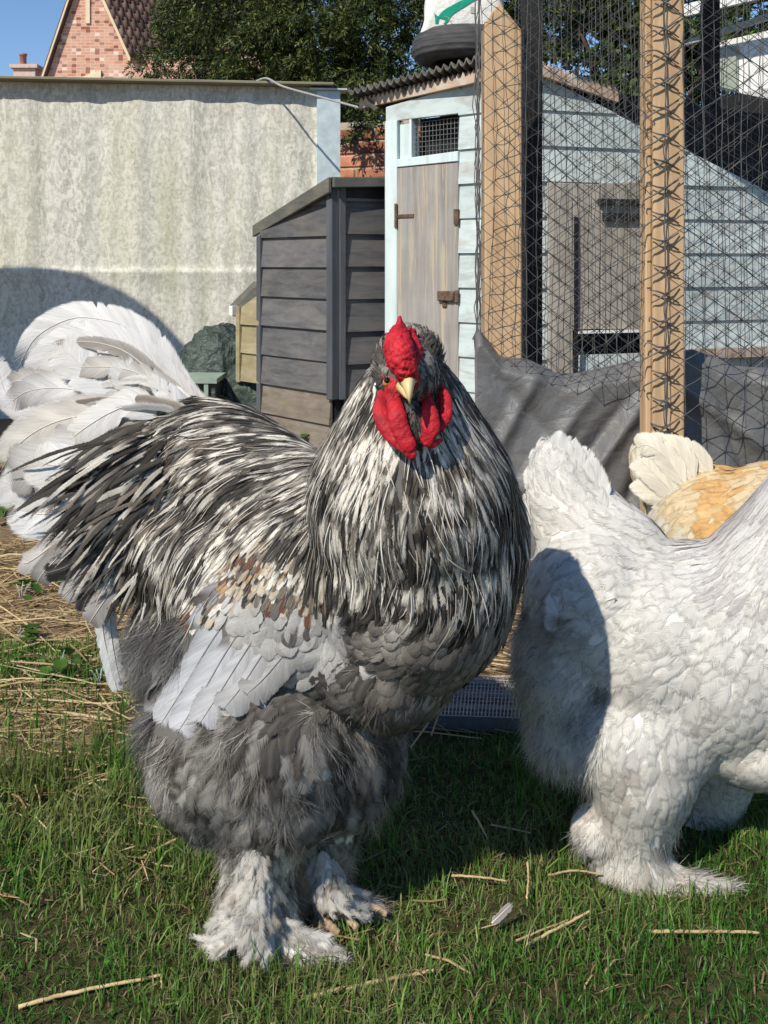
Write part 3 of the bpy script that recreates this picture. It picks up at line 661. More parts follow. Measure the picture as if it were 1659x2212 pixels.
# black plastic skirt: one crumpled sheet, its top edge rolled over
xs = np.linspace(P(1026, HY, 2.5)[0], P(1980, HY, 2.5)[0], 150)
def Xof(x, d): return x / (K * d) + CX
topY = np.interp(Xof(xs, 2.5), [1026, 1036, 1062, 1085, 1110, 1150, 1190, 1225, 1262, 1300, 1340, 1397, 1480, 1510, 1560, 1600, 1660, 1980], [760, 738, 768, 800, 806, 812, 826, 842, 836, 826, 824, 812, 790, 782, 806, 822, 826, 830])
rows = 46; V = np.zeros((rows + 10, len(xs), 3))
for i, x in enumerate(xs):
    zt = P(0, topY[i], 2.5)[2]
    for j in range(rows):
        q = j / (rows - 1); V[j, i] = (x, 2.5, -.03 + (zt + .03) * q)
    roll = .05 + .015 * math.sin(x * 23) + .012 * math.sin(x * 51 + 2)
    for j in range(10):        # rolled lip: over the edge and down behind
        a = (j + 1) / 10; V[rows + j, i] = (x, 2.5 + .075 * a, zt + .028 * math.sin(a * math.pi * .8) - .004 + roll * .25 * a)
flat = V.reshape(-1, 3)
dsp = np.zeros(len(flat))
fold = [(1085, 950, -.55, 26, .020), (1170, 1000, -.72, 30, .024), (1260, 1000, -.72, 34, -.022), (1330, 950, -.7, 30, .022), (1520, 1020, .5, 22, .034), (1600, 980, .35, 30, -.024), (1120, 870, .9, 34, -.02), (1560, 900, 1.4, 26, .02), (1360, 1080, -.5, 30, -.02), (1700, 900, .6, 30, .02)]
XX = flat[:, 0] / (K * 2.5) + CX; YY = HY - (flat[:, 2] - EYE) / (K * 2.5)
for (fx, fy, sl, w, am) in fold:
    t = np.array([math.cos(math.atan2(1, sl)), math.sin(math.atan2(1, sl))]); dx, dy = XX - fx, YY - fy
    c = dx * t[1] - dy * t[0]; l = dx * t[0] + dy * t[1]
    dsp += am * np.maximum(0, 1 - np.abs(c) / w) ** 1.3 * np.exp(-(l / 170) ** 2)
dsp += .022 * (vnoise(flat * [5, 5, 3.2], 3) - .5) + .012 * (vnoise(flat * [14, 14, 9], 5) - .5)
flat[:, 1] -= dsp
ii = np.arange(len(flat)).reshape(rows + 10, len(xs)); f = np.stack([ii[:-1, :-1], ii[:-1, 1:], ii[1:, 1:], ii[1:, :-1]], -1).reshape(-1, 4)
sk = mesh_obj('plastic_skirt', flat, f, M['black_plastic'], None, True); tag(sk, 'crumpled black plastic sheeting along the foot of the netted pen', 'plastic sheet')
m = sk.modifiers.new('th', 'SOLIDIFY'); m.thickness = .002

def net(name, x0, x1, z0, z1, yfun, cs, rs, r, seed, label, sag=.012, skew=0.0, loose=None, shear=0.0):
    rg = np.random.default_rng(seed); nc = int((x1 - x0) / cs) + 1; nr = int((z1 - z0) / rs) + 2
    nodes = np.zeros((nc, nr, 3))
    for c in range(nc):
        for k in range(nr):
            x = x0 + c * cs; z = z0 + (k + (.5 if c % 2 else 0)) * rs + shear * (x - x0)
            nodes[c, k] = (x + rg.normal(0, .0011) + .002 * math.sin(z * 7 + c), 0, z + rg.normal(0, .0014))
            nodes[c, k, 1] = yfun(nodes[c, k, 0], z) + rg.normal(0, .0025)
    mb = MB(); 
    def strand(a, b):
        mid = (a + b) / 2 + rg.normal(0, .0009, 3); mb.tube([a, mid, b], [r * 1.15, r * .85, r * 1.15], 3, False)
    for c in range(nc):
        for k in range(nr):
            a = nodes[c, k]
            if k + 1 < nr: strand(a, nodes[c, k + 1])
            if c + 1 < nc:
                k2 = k if c % 2 == 0 else k + 1
                for q in ((k2, k2 - 1) if c % 2 == 0 else (k2, k2 - 1)):
                    if 0 <= q < nr: strand(a, nodes[c + 1, q])
            kn = r * 2.0; mb.add([a + [kn, 0, 0], a - [kn, 0, 0], a + [0, kn, 0], a - [0, kn, 0], a + [0, 0, kn], a - [0, 0, kn]], [(0, 2, 4), (2, 1, 4), (1, 3, 4), (3, 0, 4), (2, 0, 5), (1, 2, 5), (3, 1, 5), (0, 3, 5)])
    o = mb.build(name, M['net']); tag(o, label, 'netting'); return o
y_f = lambda x, z: 2.378 + (.15 * max(0, (P(1400, 0, 2.4)[0] - x)) / .45) + .008 * math.sin(3 * z + 4 * x)
xa, xb = P(1438, HY, 2.378)[0], P(1980, HY, 2.4)[0]
net('netting', xa, xb, .36, 1.66, lambda x, z: 2.385 + .01 * math.sin(3 * z + 5 * x), .047, .0635, .00125, 11, 'taut black star mesh netting fixed over the laced timber post')
xl = P(1042, HY, 2.5)[0]
net('netting', xl, P(1412, HY, 2.46)[0], P(0, 800, 2.5)[2], 1.66, lambda x, z: 2.52 - .11 * (x - xl) / .42 + .012 * math.sin(4 * z), .027, .045, .00095, 12, 'black star mesh netting stretched across the tan corner post', shear=-.12)
net('netting', P(1130, HY, 2.6)[0], P(1980, HY, 2.62)[0], .42, 1.72, lambda x, z: 2.66 + .02 * math.sin(5 * z + 3 * x), .032, .050, .00095, 13, 'loose second layer of black netting hanging inside the pen', shear=.16)
net('netting', P(1172, HY, 3.1)[0], P(1980, HY, 3.2)[0], .3, 2.0, lambda x, z: 3.12 + .03 * math.sin(3 * z + 2 * x), .036, .056, .0012, 14, 'black netting on the far side of the pen before the blue boards', shear=-.05)
# net gathered down the pen corner
mb = MB()
for i in range(9):
    rg = np.random.default_rng(50 + i); zz = np.linspace(.5, 1.66, 26); mb.tube(np.stack([xl + .003 * i - .012 + rg.normal(0, .0035, 26), 2.54 + .02 * i + rg.normal(0, .004, 26), zz], 1), .0014, 3, False)
tag(mb.build('netting_edge', M['net']), 'gathered black netting edge down the side of the corner post', 'netting')
# cut ends of the net tied round the laced post
mb = MB(); rg = np.random.default_rng(5)
px = P(1438, HY, 2.385)[0]; nr = int(1.3 / .0635) + 2
for k in range(nr):
    z = .36 + k * .0635; a = np.array([px, 2.388, z])
    for s in (1, -1):
        L = rg.uniform(.6, 1.0); e = np.array([px - .044 * L, 2.394, z - .02 * s * L - .006])
        if s > 0 and rg.random() < .75: e = np.array([px - .05, 2.395, z - .03])
        pts = [a, (a + e) / 2 + [0, -.004, rg.normal(0, .003)], e]
        if rg.random() < .45: pts.append(e + np.array([rg.normal(0, .008), -.002, rg.normal(-.018, .006)]))
        mb.tube(catmull(pts, 7), np.linspace(.0027, .0015, 7), 5)
    mb.tube([a + [.034, .006, .02], a + [.015, -.001, .009], a, a + [-.004, 0, -.001]], [.0016, .002, .0036, .003], 5); mb.tube([a + [.034, .006, -.02], a + [.012, -.001, -.008], a], [.0015, .0019, .0034], 5)
    mb.tube(catmull([a, a + [rg.normal(0, .003), -.001, .03], a + [0, 0, .0635]], 6), .0015, 5)
mb.build('net_tie', M['net'], po2, True)

# ------------------------------------------------------------------ unseen things added to throw the arc shadows, outside the frame
# unseen sheet added above the pen, edge shaped back from the shadow arc
tp = []
def hit(X, Y, wall, s):                       # point up the sun ray from a spot on a wall
    q = wall.at(wall.u(X), wall.z(X, Y), .01); return q - SDIR * s
arc = [(1255, 205), (1330, 225), (1400, 262), (1480, 300), (1560, 352), (1640, 410), (1760, 520)]
low = [hit(X, Y, sr, 1.25) for X, Y in arc]
tv = []; tfc = []
for i, p in enumerate(low):
    for k in range(6):
        a = k / 5; tv.append(p + np.array([.12, .75, .36]) * a * 1.05 + np.array([0, 0, .04 * math.sin(a * math.pi + i)]))
for i in range(len(low) - 1):
    for k in range(5): tfc.append((i * 6 + k, i * 6 + k + 1, (i + 1) * 6 + k + 1, (i + 1) * 6 + k))
tc = mesh_obj('shade_sheet', tv, tfc, M['shade_sheet'], None, True); tag(tc, 'unseen dark grey sheet added above the pen for its shadow', 'shade_sheet'); m = tc.modifiers.new('th', 'SOLIDIFY'); m.thickness = .004
for i, X in enumerate((6,)):
    q = low[X] + np.array([.12, .75, .36]) * 1.02; tag(bevel(MB().hexa([(q[0] - .03, q[1] - .03, 0), (q[0] + .03, q[1] - .03, 0), (q[0] + .03, q[1] + .03, 0), (q[0] - .03, q[1] + .03, 0), (q[0] - .03, q[1] - .03, q[2]), (q[0] + .03, q[1] - .03, q[2]), (q[0] + .03, q[1] + .03, q[2]), (q[0] - .03, q[1] + .03, q[2])]).build('shade_sheet_prop', M['black_timber']), .003), 'dark prop added to hold up the shade sheet', 'post', 'props added under the shade sheet')
# unseen disc added at the left, tilted to the sun, to shade the wall
par = empty('arc_shade_disc', (0, 0, 0)); tag(par, 'unseen tilted grey disc added to the left of the wall for its shadow', 'shade_disc')
pc = fw.at(fw.u(65), fw.z(65, 1010), 0) - SDIR * 3.0; par.location = (pc[0], pc[1], 0); nseg = 30; rim = []
for a_ in np.linspace(0, 2 * math.pi, nseg, endpoint=False):
    q = fw.at(fw.u(65 + 425 * math.cos(a_)), fw.z(65, 1010 - 425 * math.sin(a_)), 0); q = q - SDIR * np.dot(q - pc, SDIR); rim.append(q)
pv = [pc - SDIR * .14] + rim
po_ = mesh_obj('canopy', pv, [(0, 1 + i, 1 + (i + 1) % nseg) for i in range(nseg)], M['shade_disc'], par); m = po_.modifiers.new('th', 'SOLIDIFY'); m.thickness = .004
MB().tube([pc * [1, 1, 0], pc - SDIR * .12], .018, 8).build('pole', M['galvanised'], par, True)
MB().lathe([(.02, .06), (.2, .05), (.22, .0), (0, 0)], pc * [1, 1, 0], 20).build('base', M['rubber'], par, True)

# ------------------------------------------------------------------ heap under green sheeting, bench leg, twigs by the coop
def lump(name, c, r, mat, seed, amp=.25, label=None, cat=None, n=3, fr=3.0):
    bm = bmesh.new(); bmesh.ops.create_icosphere(bm, subdivisions=n, radius=1.0); v = np.array([x.co[:] for x in bm.verts])
    k = 1 + amp * (vnoise(v * fr * .6 + 7, seed) - .5) * 2 + amp * .55 * (np.abs(vnoise(v * np.array([fr * 2.2, fr * 2.2, fr * .5]) + 3, seed + 1) - .5) * 4 - 1) * (1 - .5 * v[:, 2]) + .03 * (vnoise(v * 14, seed + 2) - .5)
    v = v * k[:, None] * np.asarray(r) + np.asarray(c); fs = [tuple(x.index for x in q.verts) for q in bm.faces]; bm.free()
    o = mesh_obj(name, v, np.array(fs), mat, None, True)
    if label: tag(o, label, cat)
    return o
lump('covered_heap', P(475, 850, 4.65) * [1, 1, 0] + [0, 0, .22], (.21, .14, .25), M['green_tarp'], 3, .22, 'mound covered with dark green sheeting against the cement wall', 'covered heap', 5)
lump('covered_heap', P(555, 960, 4.50) * [1, 1, 0] + [0, 0, .12], (.15, .12, .2), M['green_tarp'], 9, .2, 'low fold of dark green sheeting beside the coop nest box', 'covered heap', 5)
bn = empty('garden_bench', (*xy(440, 4.25), 0)); tag(bn, 'small pale green bench with a square leg behind the rooster', 'bench')
zb = P(0, 818, 4.25)[2]
bx0, bx1 = P(405, 0, 4.25)[0], P(468, 0, 4.25)[0]
MB().hexa([(bx0 - .2, 4.25, zb - .02), (bx1, 4.25, zb - .02), (bx1, 4.5, zb - .02), (bx0 - .2, 4.5, zb - .02), (bx0 - .2, 4.25, zb), (bx1, 4.25, zb), (bx1, 4.5, zb), (bx0 - .2, 4.5, zb)]).build('seat', M['bench_green'], bn)
xm = P(440, 0, 4.25)[0]
for x_ in (xm, bx0 - .19): MB().hexa([(x_, 4.255, 0), (x_ + .018, 4.255, 0), (x_ + .018, 4.275, 0), (x_, 4.275, 0), (x_, 4.255, zb - .021), (x_ + .018, 4.255, zb - .021), (x_ + .018, 4.275, zb - .021), (x_, 4.275, zb - .021)]).build('leg', M['bench_green'], bn)
MB().hexa([(xm + .02, 4.27, 0), (bx1 - .01, 4.27, 0), (bx1 - .01, 4.48, 0), (xm + .02, 4.48, 0), (xm + .02, 4.27, zb - .022), (bx1 - .01, 4.27, zb - .022), (bx1 - .01, 4.48, zb - .022), (xm + .02, 4.48, zb - .022)]).build('end_panel', M['green_tarp'], bn)
mb = MB(); rg = np.random.default_rng(8)
for i in range(120):
    c = P(rg.uniform(500, 575), 950, 4.25 + rg.uniform(-.1, .2)) * [1, 1, 0] + [0, 0, rg.uniform(.01, .16) * rg.random()]
    a = rg.uniform(-.5, .5) + (math.pi if rg.random() < .5 else 0); L = rg.uniform(.06, .16); e = np.array([math.cos(a), math.sin(a) * .5, rg.normal(.1, .25)]) * L / 2
    mb.tube([c - e, c + rg.normal(0, .008, 3), c + e], rg.uniform(.0015, .004), 4)
tag(mb.build('twig_pile', M['twig']), 'pile of dry twigs heaped against the coop side', 'twigs', kind='stuff')

# ------------------------------------------------------------------ trees
def sprigs(c, n_per, L, spread, seed, cols, droop=.3, wid=.2, outward=None):
    # c: (N,3) centres -> leaf sprays: n_per small blades along a short twig
    rg = np.random.default_rng(seed); N = len(c)
    ax = unit(rg.normal(0, 1, (N, 3)) + (outward if outward is not None else 0)); ax[:, 2] -= droop; ax = unit(ax)
    V = []; F = []; C = []
    base = cols[rg.integers(0, len(cols), N)] * rg.uniform(.55, 1.35, (N, 1))
    for k in range(n_per):
        s = (k + .5) / n_per; r = unit(rg.normal(0, 1, (N, 3))); dirv = unit(ax * .75 + r * spread); o = c + ax * (L * 1.4 * s)[..., None] if np.ndim(L) else c + ax * (L * 1.4 * s)
        l = L * rg.uniform(.6, 1.1, (N, 1)); sd = unit(np.cross(dirv, rg.normal(0, 1, (N, 3)))) * l * wid
        q = np.stack([o, o + dirv * l * .5 + sd, o + dirv * l, o + dirv * l * .5 - sd], 1); V.append(q); C.append(np.repeat((base * rg.uniform(.75, 1.3, (N, 1)))[:, None, :], 4, 1))
    V = np.concatenate(V).reshape(-1, 3); C = np.concatenate(C).reshape(-1, 3); F = np.arange(len(V)).reshape(-1, 4)
    return V, F, C
def crown_points(clumps, n, seed, shell=.55, spray=26, Ls=.16, droop=.5):
    # branchlets on the clumps' shells, each a drooping line of sprigs
    rg = np.random.default_rng(seed); out = []; dr = []
    w = np.array([r[0] * r[1] + r[0] * r[2] for _, r in clumps]); w = w / w.sum()
    for (c, r), k in zip(clumps, np.maximum(2, (w * n / spray).astype(int))):
        d = unit(rg.normal(0, 1, (k, 3))); q = shell + (1 - shell) * rg.random((k, 1)) ** .5
        b = np.asarray(c) + d * np.asarray(r) * q * (1 + .5 * (rg.random((k, 1)) - .5)); ax = unit(d * .9 + rg.normal(0, .45, (k, 3)) + np.array([0, -.15, .1])); l = Ls * rg.uniform(.6, 1.4, (k, 1)) * min(1, r[0] / .3 + .3)
        for j in range(spray):
            s = rg.random((k, 1)); p = b + ax * l * (s * 1.6 - .4) + np.array([0, 0, -1.]) * l * droop * s * s + rg.normal(0, 1, (k, 3)) * l * (.10 + .16 * (1 - s))
            out.append(p); dr.append(unit(ax + np.array([0, 0, -.5]) * s))
    return np.concatenate(out), np.concatenate(dr)
def tree(name, trunk, limbs, clumps, n, label, seed, L=.05, npr=7, cols=None, droop=.25, wid=.22, r0=.12):
    t = empty(name, trunk[0]); tag(t, label, 'tree')
    mb = MB(); mb.tube(catmull(trunk, 12), np.linspace(r0, r0 * .4, 12), 9)
    for lb in limbs: mb.tube(catmull(lb, 8), np.linspace(r0 * .4, r0 * .08, 8), 6)
    mb.build('trunk', M['bark'], t, True)
    c, d = crown_points(clumps, n, seed); V, F, C = sprigs(c, npr, L, .55, seed, np.asarray(cols), droop, wid, d * 1.6)
    mesh_obj('crown', V, F, M['needle'], t, False, [('Col', 'FLOAT_COLOR', C)])
    return t
yew = [(.035, .058, .015), (.055, .082, .02), (.10, .12, .028), (.022, .038, .011), (.085, .105, .026)]
W = lambda X, Y, d: P(X, Y, d)
rg = np.random.default_rng(21); cl_ = []
for (X, Y, d, r) in [(480, 60, 8.0, .48), (520, 20, 7.6, .55), (470, 120, 7.7, .42), (620, 90, 7.3, .5), (405, 125, 8.2, .24), (720, 30, 7.3, .6), (800, 130, 7.1, .45), (720, 160, 7.2, .35), (880, 60, 7.3, .55), (980, 150, 7.2, .5), (600, -80, 7.6, .7), (850, -90, 7.6, .75), (780, 240, 6.9, .26), (830, 300, 6.8, .16), (560, 150, 7.4, .3), (660, 170, 7.3, .24), (1080, 40, 7.4, .6), (1000, -100, 7.7, .7), (490, -60, 8.2, .5), (350, 130, 8.4, .16), (395, 60, 8.5, .14), (770, 320, 6.75, .12), (770, 215, 5.35, .10), (810, 200, 5.3, .12), (745, 250, 5.4, .06), (800, 270, 5.35, .05), (840, 230, 5.3, .12)]:
    cl_.append((W(X, Y, d), (r, r * .8, r * .75)))
tb = P(760, 570, 7.9) * [1, 1, 0]
limbs = [[tb + [0, 0, 1.0], (tb + [0, 0, 1.5]) * .4 + np.asarray(c) * .6 + [0, 0, .1], np.asarray(c)] for c, r in cl_[:16]]
tree('yew_tree', [tb, tb + [.05, 0, 1.2], tb + [-.05, .05, 2.4], tb + [0, 0, 3.8]], limbs, cl_, 30000, 'dense dark green yew tree overhanging the wall beside the house', 31, .042, 6, yew, .35, .14, .16)
hv = [(.035, .06, .012), (.06, .10, .02), (.10, .15, .03)]
cl2 = [(W(X, Y, d), (r, r * .7, r * .8)) for (X, Y, d, r) in [(1250, 60, 7.6, .5), (1370, 20, 7.7, .6), (1480, 90, 7.4, .5), (1600, -20, 7.9, .7), (1750, 20, 8.0, .8), (1330, 140, 7.5, .4), (1450, -90, 7.9, .7), (1200, -60, 7.8, .6), (1520, 140, 7.5, .35), (1290, -120, 7.9, .6)]]
tb2 = P(1400, 570, 7.9) * [1, 1, 0]
limbs2 = [[tb2 + [0, 0, .8], (tb2 + [0, 0, 1.2]) * .4 + np.asarray(c) * .6, np.asarray(c)] for c, r in cl2]
tree('hawthorn_tree', [tb2, tb2 + [.05, 0, 1.0], tb2 + [-.08, 0, 2.0], tb2 + [0, .1, 3.2]], limbs2, cl2, 9000, 'dark leafy tree behind the netted pen and outbuilding', 37, .055, 6, hv, .1, .3, .13)
# dark hedge bank filling behind the pen
hb = [(P(X, 380, 7.2) * [1, 1, 0] + [0, 0, z], (.5, .3, .42)) for X in range(560, 3400, 110) for z in (.35, .95, 1.5)]
c, d = crown_points(hb, 12000, 44); V, F, C = sprigs(c, 6, .06, .6, 45, np.asarray(hv) * .8, .1, .3, d)
tag(mesh_obj('hedge', V, F, M['needle'], None, False, [('Col', 'FLOAT_COLOR', C)]), 'dark evergreen hedge behind the sheds and pen', 'hedge')

# ------------------------------------------------------------------ bird kit
def blob(prims, voxel=.006, smooth=8):
    bm = bmesh.new()
    def ell(c, r, rot=None):
        mt = Matrix.Translation(Vector([float(a) for a in c])) @ (rot if rot is not None else Matrix.Identity(4)) @ Matrix.Diagonal((float(r[0]), float(r[1]), float(r[2]), 1))
        bmesh.ops.create_icosphere(bm, subdivisions=3, radius=1, matrix=mt)
    for pr in prims:
        if pr[0] == 'e': ell(pr[1], pr[2], pr[3] if len(pr) > 3 else None)
        else:
            pts = np.asarray(pr[1], float); rs = pr[2]; n = max(4, int(np.linalg.norm(np.diff(pts, axis=0), axis=1).sum() / (min(rs) * .45)))
            q = catmull(pts, n); rr = np.interp(np.linspace(0, 1, n), np.linspace(0, 1, len(rs)), rs); k = pr[3] if len(pr) > 3 else (1, 1, 1)
            for p, r in zip(q, rr): ell(p, (r * k[0], r * k[1], r * k[2]))
    me = bpy.data.meshes.new('tmp'); bm.to_mesh(me); bm.free(); o = bpy.data.objects.new('tmp', me); COL.objects.link(o)
    m = o.modifiers.new('r', 'REMESH'); m.mode = 'VOXEL'; m.voxel_size = voxel
    s = o.modifiers.new('s', 'SMOOTH'); s.factor = .5; s.iterations = smooth
    bpy.context.view_layer.update(); ev = o.evaluated_get(bpy.context.evaluated_depsgraph_get()); m2 = ev.to_mesh(); m2.calc_loop_triangles()
    v = np.empty(len(m2.vertices) * 3, np.float32); m2.vertices.foreach_get('co', v); v = v.reshape(-1, 3).astype(float)
    f = np.empty(len(m2.loop_triangles) * 3, np.int32); m2.loop_triangles.foreach_get('vertices', f); f = f.reshape(-1, 3)
    ev.to_mesh_clear(); bpy.data.objects.remove(o); bpy.data.meshes.remove(me)
    return v, f
class Skin:
    def __init__(s, v, f):
        s.v, s.f = v, f; s.bvh = BVHTree.FromPolygons([Vector(p) for p in v], f.tolist())
        a = v[f]; fn = np.cross(a[:, 1] - a[:, 0], a[:, 2] - a[:, 0]); s.area = np.linalg.norm(fn, axis=1) / 2
        vn = np.zeros_like(v)
        for k in range(3): np.add.at(vn, f[:, k], fn)
        s.vn = unit(vn)
    def sample(s, n, rg):
        t = rg.choice(len(s.f), n, p=s.area / s.area.sum()); u = rg.random((n, 2)); fl = u.sum(1) > 1; u[fl] = 1 - u[fl]
        b = np.stack([1 - u.sum(1), u[:, 0], u[:, 1]], 1); a = s.f[t]
        return (s.v[a] * b[..., None]).sum(1), unit((s.vn[a] * b[..., None]).sum(1))
    def snap(s, p):
        q = np.empty_like(p); n = np.empty_like(p)
        for i, x in enumerate(p):
            h = s.bvh.find_nearest(Vector(x)); q[i] = h[0]; a = s.f[h[2]]; w = 1 / (np.linalg.norm(s.v[a] - q[i], axis=1) + 1e-5); n[i] = (s.vn[a] * w[:, None]).sum(0)
        return q, unit(n)
def screen(p): return np.stack([p[:, 0] / (K * p[:, 1]) + CX, HY - (p[:, 2] - EYE) / (K * p[:, 1])], 1)
class Flow:
    # table rows: X, Y, dx, dy, length mm, width mm, lift mm, palette
    def __init__(s, rows, soft=28.0, power=2.2):
        s.xy = np.array([r[:2] for r in rows], float); s.d = unit(np.array([r[2:4] for r in rows], float)); s.lw = np.array([r[4:7] for r in rows], float) / 1000
        s.pal = [r[7] for r in rows]; s.soft = soft; s.pw = power
    def w(s, p):
        q = screen(p); d2 = ((q[:, None] - s.xy[None]) ** 2).sum(-1) + s.soft ** 2; w = 1 / d2 ** s.pw; return w / w.sum(1, keepdims=True)
    def dir(s, p, n, jit=None):
        d = s.w(p) @ s.d; t = np.stack([d[:, 0], np.zeros(len(p)), -d[:, 1]], 1)
        if jit is not None:
            c, sn = np.cos(jit), np.sin(jit); t = np.stack([t[:, 0] * c - t[:, 2] * sn, t[:, 1], t[:, 0] * sn + t[:, 2] * c], 1)
        t = t - n * (t * n).sum(1, keepdims=True); return unit(t)
def darts(p, r, extra=None):
    # greedy blue-noise thinning with a radius for each point
    cell = float(np.max(r)); grid = {}; keep = []
    for i, (q, ri) in enumerate(zip(p, r)):
        k = (int(q[0] // cell), int(q[1] // cell), int(q[2] // cell)); ok = True
        for a in (-1, 0, 1):
            for b in (-1, 0, 1):
                for c in (-1, 0, 1):
                    for j in grid.get((k[0] + a, k[1] + b, k[2] + c), ()):
                        if (p[j][0] - q[0]) ** 2 + (p[j][1] - q[1]) ** 2 + (p[j][2] - q[2]) ** 2 < ri * ri: ok = False; break
                    if not ok: break
                if not ok: break
            if not ok: break
        if ok: grid.setdefault(k, []).append(i); keep.append(i)
    return np.array(keep, int)
ACR = np.array([-1, -.45, 0, .45, 1])
def ribbon(path, nrm, W, prof, rg, mid, edge, tip, tipk=.75, camber=.25, sweep=.5, rag=.12, stripe=.55, fray=.5, mottle=False):
    # path (N,S,3), nrm (N,S,3), W (N,) half width, prof (S,) -> quads with colour and barb coordinates
    N, S, _ = path.shape; T = unit(np.gradient(path, axis=1)); side = unit(np.cross(T, nrm)); s = np.linspace(0, 1, S)
    w = W[:, None] * prof[None]; L = np.linalg.norm(np.diff(path, axis=1), axis=2).sum(1)
    jit = 1 + rg.normal(0, rag, (N, S, 5)) * np.abs(ACR)[None, None] * (s[None, :, None] > .2)
    x = w[..., None] * ACR[None, None] * jit
    sw = sweep * np.abs(x) * (1 - s[None, :, None] * .9)
    V = path[:, :, None] + side[:, :, None] * x[..., None] + T[:, :, None] * sw[..., None] - nrm[:, :, None] * (camber * w[..., None] * ACR[None, None] ** 2)[..., None]
    a = np.abs(ACR); k = np.clip((a - stripe * .35) / .45, 0, 1)[None, None, :, None] if np.ndim(stripe) == 0 else np.clip((a[None] - stripe[:, None] * .78) / .3, 0, 1)[:, None, :, None]
    C = mid[:, None, None] * (1 - k) + edge[:, None, None] * k
    tk = np.clip((s - tipk) / (1 - tipk + .12), 0, 1)[None, :, None, None] ** 1.3; C = C * (1 - tk) + tip[:, None, None] * tk
    C = C * (1 + rg.normal(0, .06, (N, S, 5, 1)))
    if mottle:      # dark brown-black blotches running through the pale hackles
        b_ = vnoise((path * 62 + rg.normal(0, .22, (N, 1, 3))).reshape(-1, 3), 61).reshape(N, S) * .7 + .3 * vnoise((path * 150).reshape(-1, 3) + np.repeat(rg.uniform(0, 3, (N, 3)), S, 0), 62).reshape(N, S)
        f_ = np.clip((b_ - .36) / .13, 0, 1)[:, :, None, None]; C = C * (np.array([.085, .068, .058]) * (1 - f_) + np.array([1.06, 1.04, 1.0]) * f_)
    fu = np.stack([x, np.broadcast_to((s[None] * L[:, None])[..., None], x.shape), np.broadcast_to(rg.uniform(0, 90, (N, 1, 1)), x.shape)], -1)
    i = np.arange(S * 5).reshape(S, 5); q = np.stack([i[:-1, :-1], i[:-1, 1:], i[1:, 1:], i[1:, :-1]], -1).reshape(-1, 4)
    F = (np.arange(N)[:, None, None] * (S * 5) + q[None]).reshape(-1, 4)
    global LASTN, LASTU
    LASTU = np.stack([np.broadcast_to(ACR[None, None], x.shape), np.broadcast_to(s[None, :, None], x.shape), np.full(x.shape, fray)], -1).reshape(-1, 3)
    LASTN = unit(np.broadcast_to(nrm[:, :, None], V.shape) + side[:, :, None] * (.28 * ACR[None, None])[..., None] + T[:, :, None] * .12).reshape(-1, 3)
    return V.reshape(-1, 3), F, np.clip(C.reshape(-1, 3), .002, .95), fu.reshape(-1, 3)
PROF = {'hackle': lambda s: np.minimum(1, (s / .12 + .15)) ** .6 * np.maximum(.02, 1 - s ** 2.6) ** .75,
        'round': lambda s: np.minimum(1, s / .22 + .3) * np.sqrt(np.maximum(.01, 1 - np.maximum(0, (s - .55) / .45) ** 2.2)),
        'long': lambda s: np.minimum(1, s / .1 + .2) ** .8 * np.sqrt(np.maximum(.008, 1 - np.maximum(0, (s - .72) / .28) ** 2))}
def grey(v, warm=0.0): v = np.asarray(v, float)[:, None]; return v * np.array([1 + warm, 1.0, 1 - warm * 1.3])
def mixp(rg, n, opts, bias=None, var=.2):
    # choose a (mid, edge, tip, stripe) recipe for each feather; bias 0..1 clumps dark and light ones
    opts = sorted(opts, key=lambda o: sum(o[1]) * .5 + sum(o[2]) + sum(o[3])); w = np.array([o[0] for o in opts], float); u = rg.random(n)
    if bias is not None: u = np.clip(.5 + (u - .5) * .75 + (bias - .5) * 1.0, 0, .9999)
    k = np.searchsorted(np.cumsum(w / w.sum()), u); k = np.minimum(k, len(opts) - 1); out = [np.zeros((n, 3)) for _ in range(3)]; st = np.zeros(n)
    for j, o in enumerate(opts):
        m = k == j; c = m.sum()
        for a in range(3): out[a][m] = np.array(o[1 + a])[None] * rg.uniform(1 - var, 1 + var, (c, 1))
        st[m] = o[4]
    return out[0], out[1], out[2], st
WH, OFF, CR = (.70, .675, .625), (.56, .53, .48), (.54, .48, .39)
BK, DK, GR, LG, BR = (.012, .011, .011), (.045, .040, .038), (.20, .185, .17), (.40, .385, .37), (.13, .105, .085)
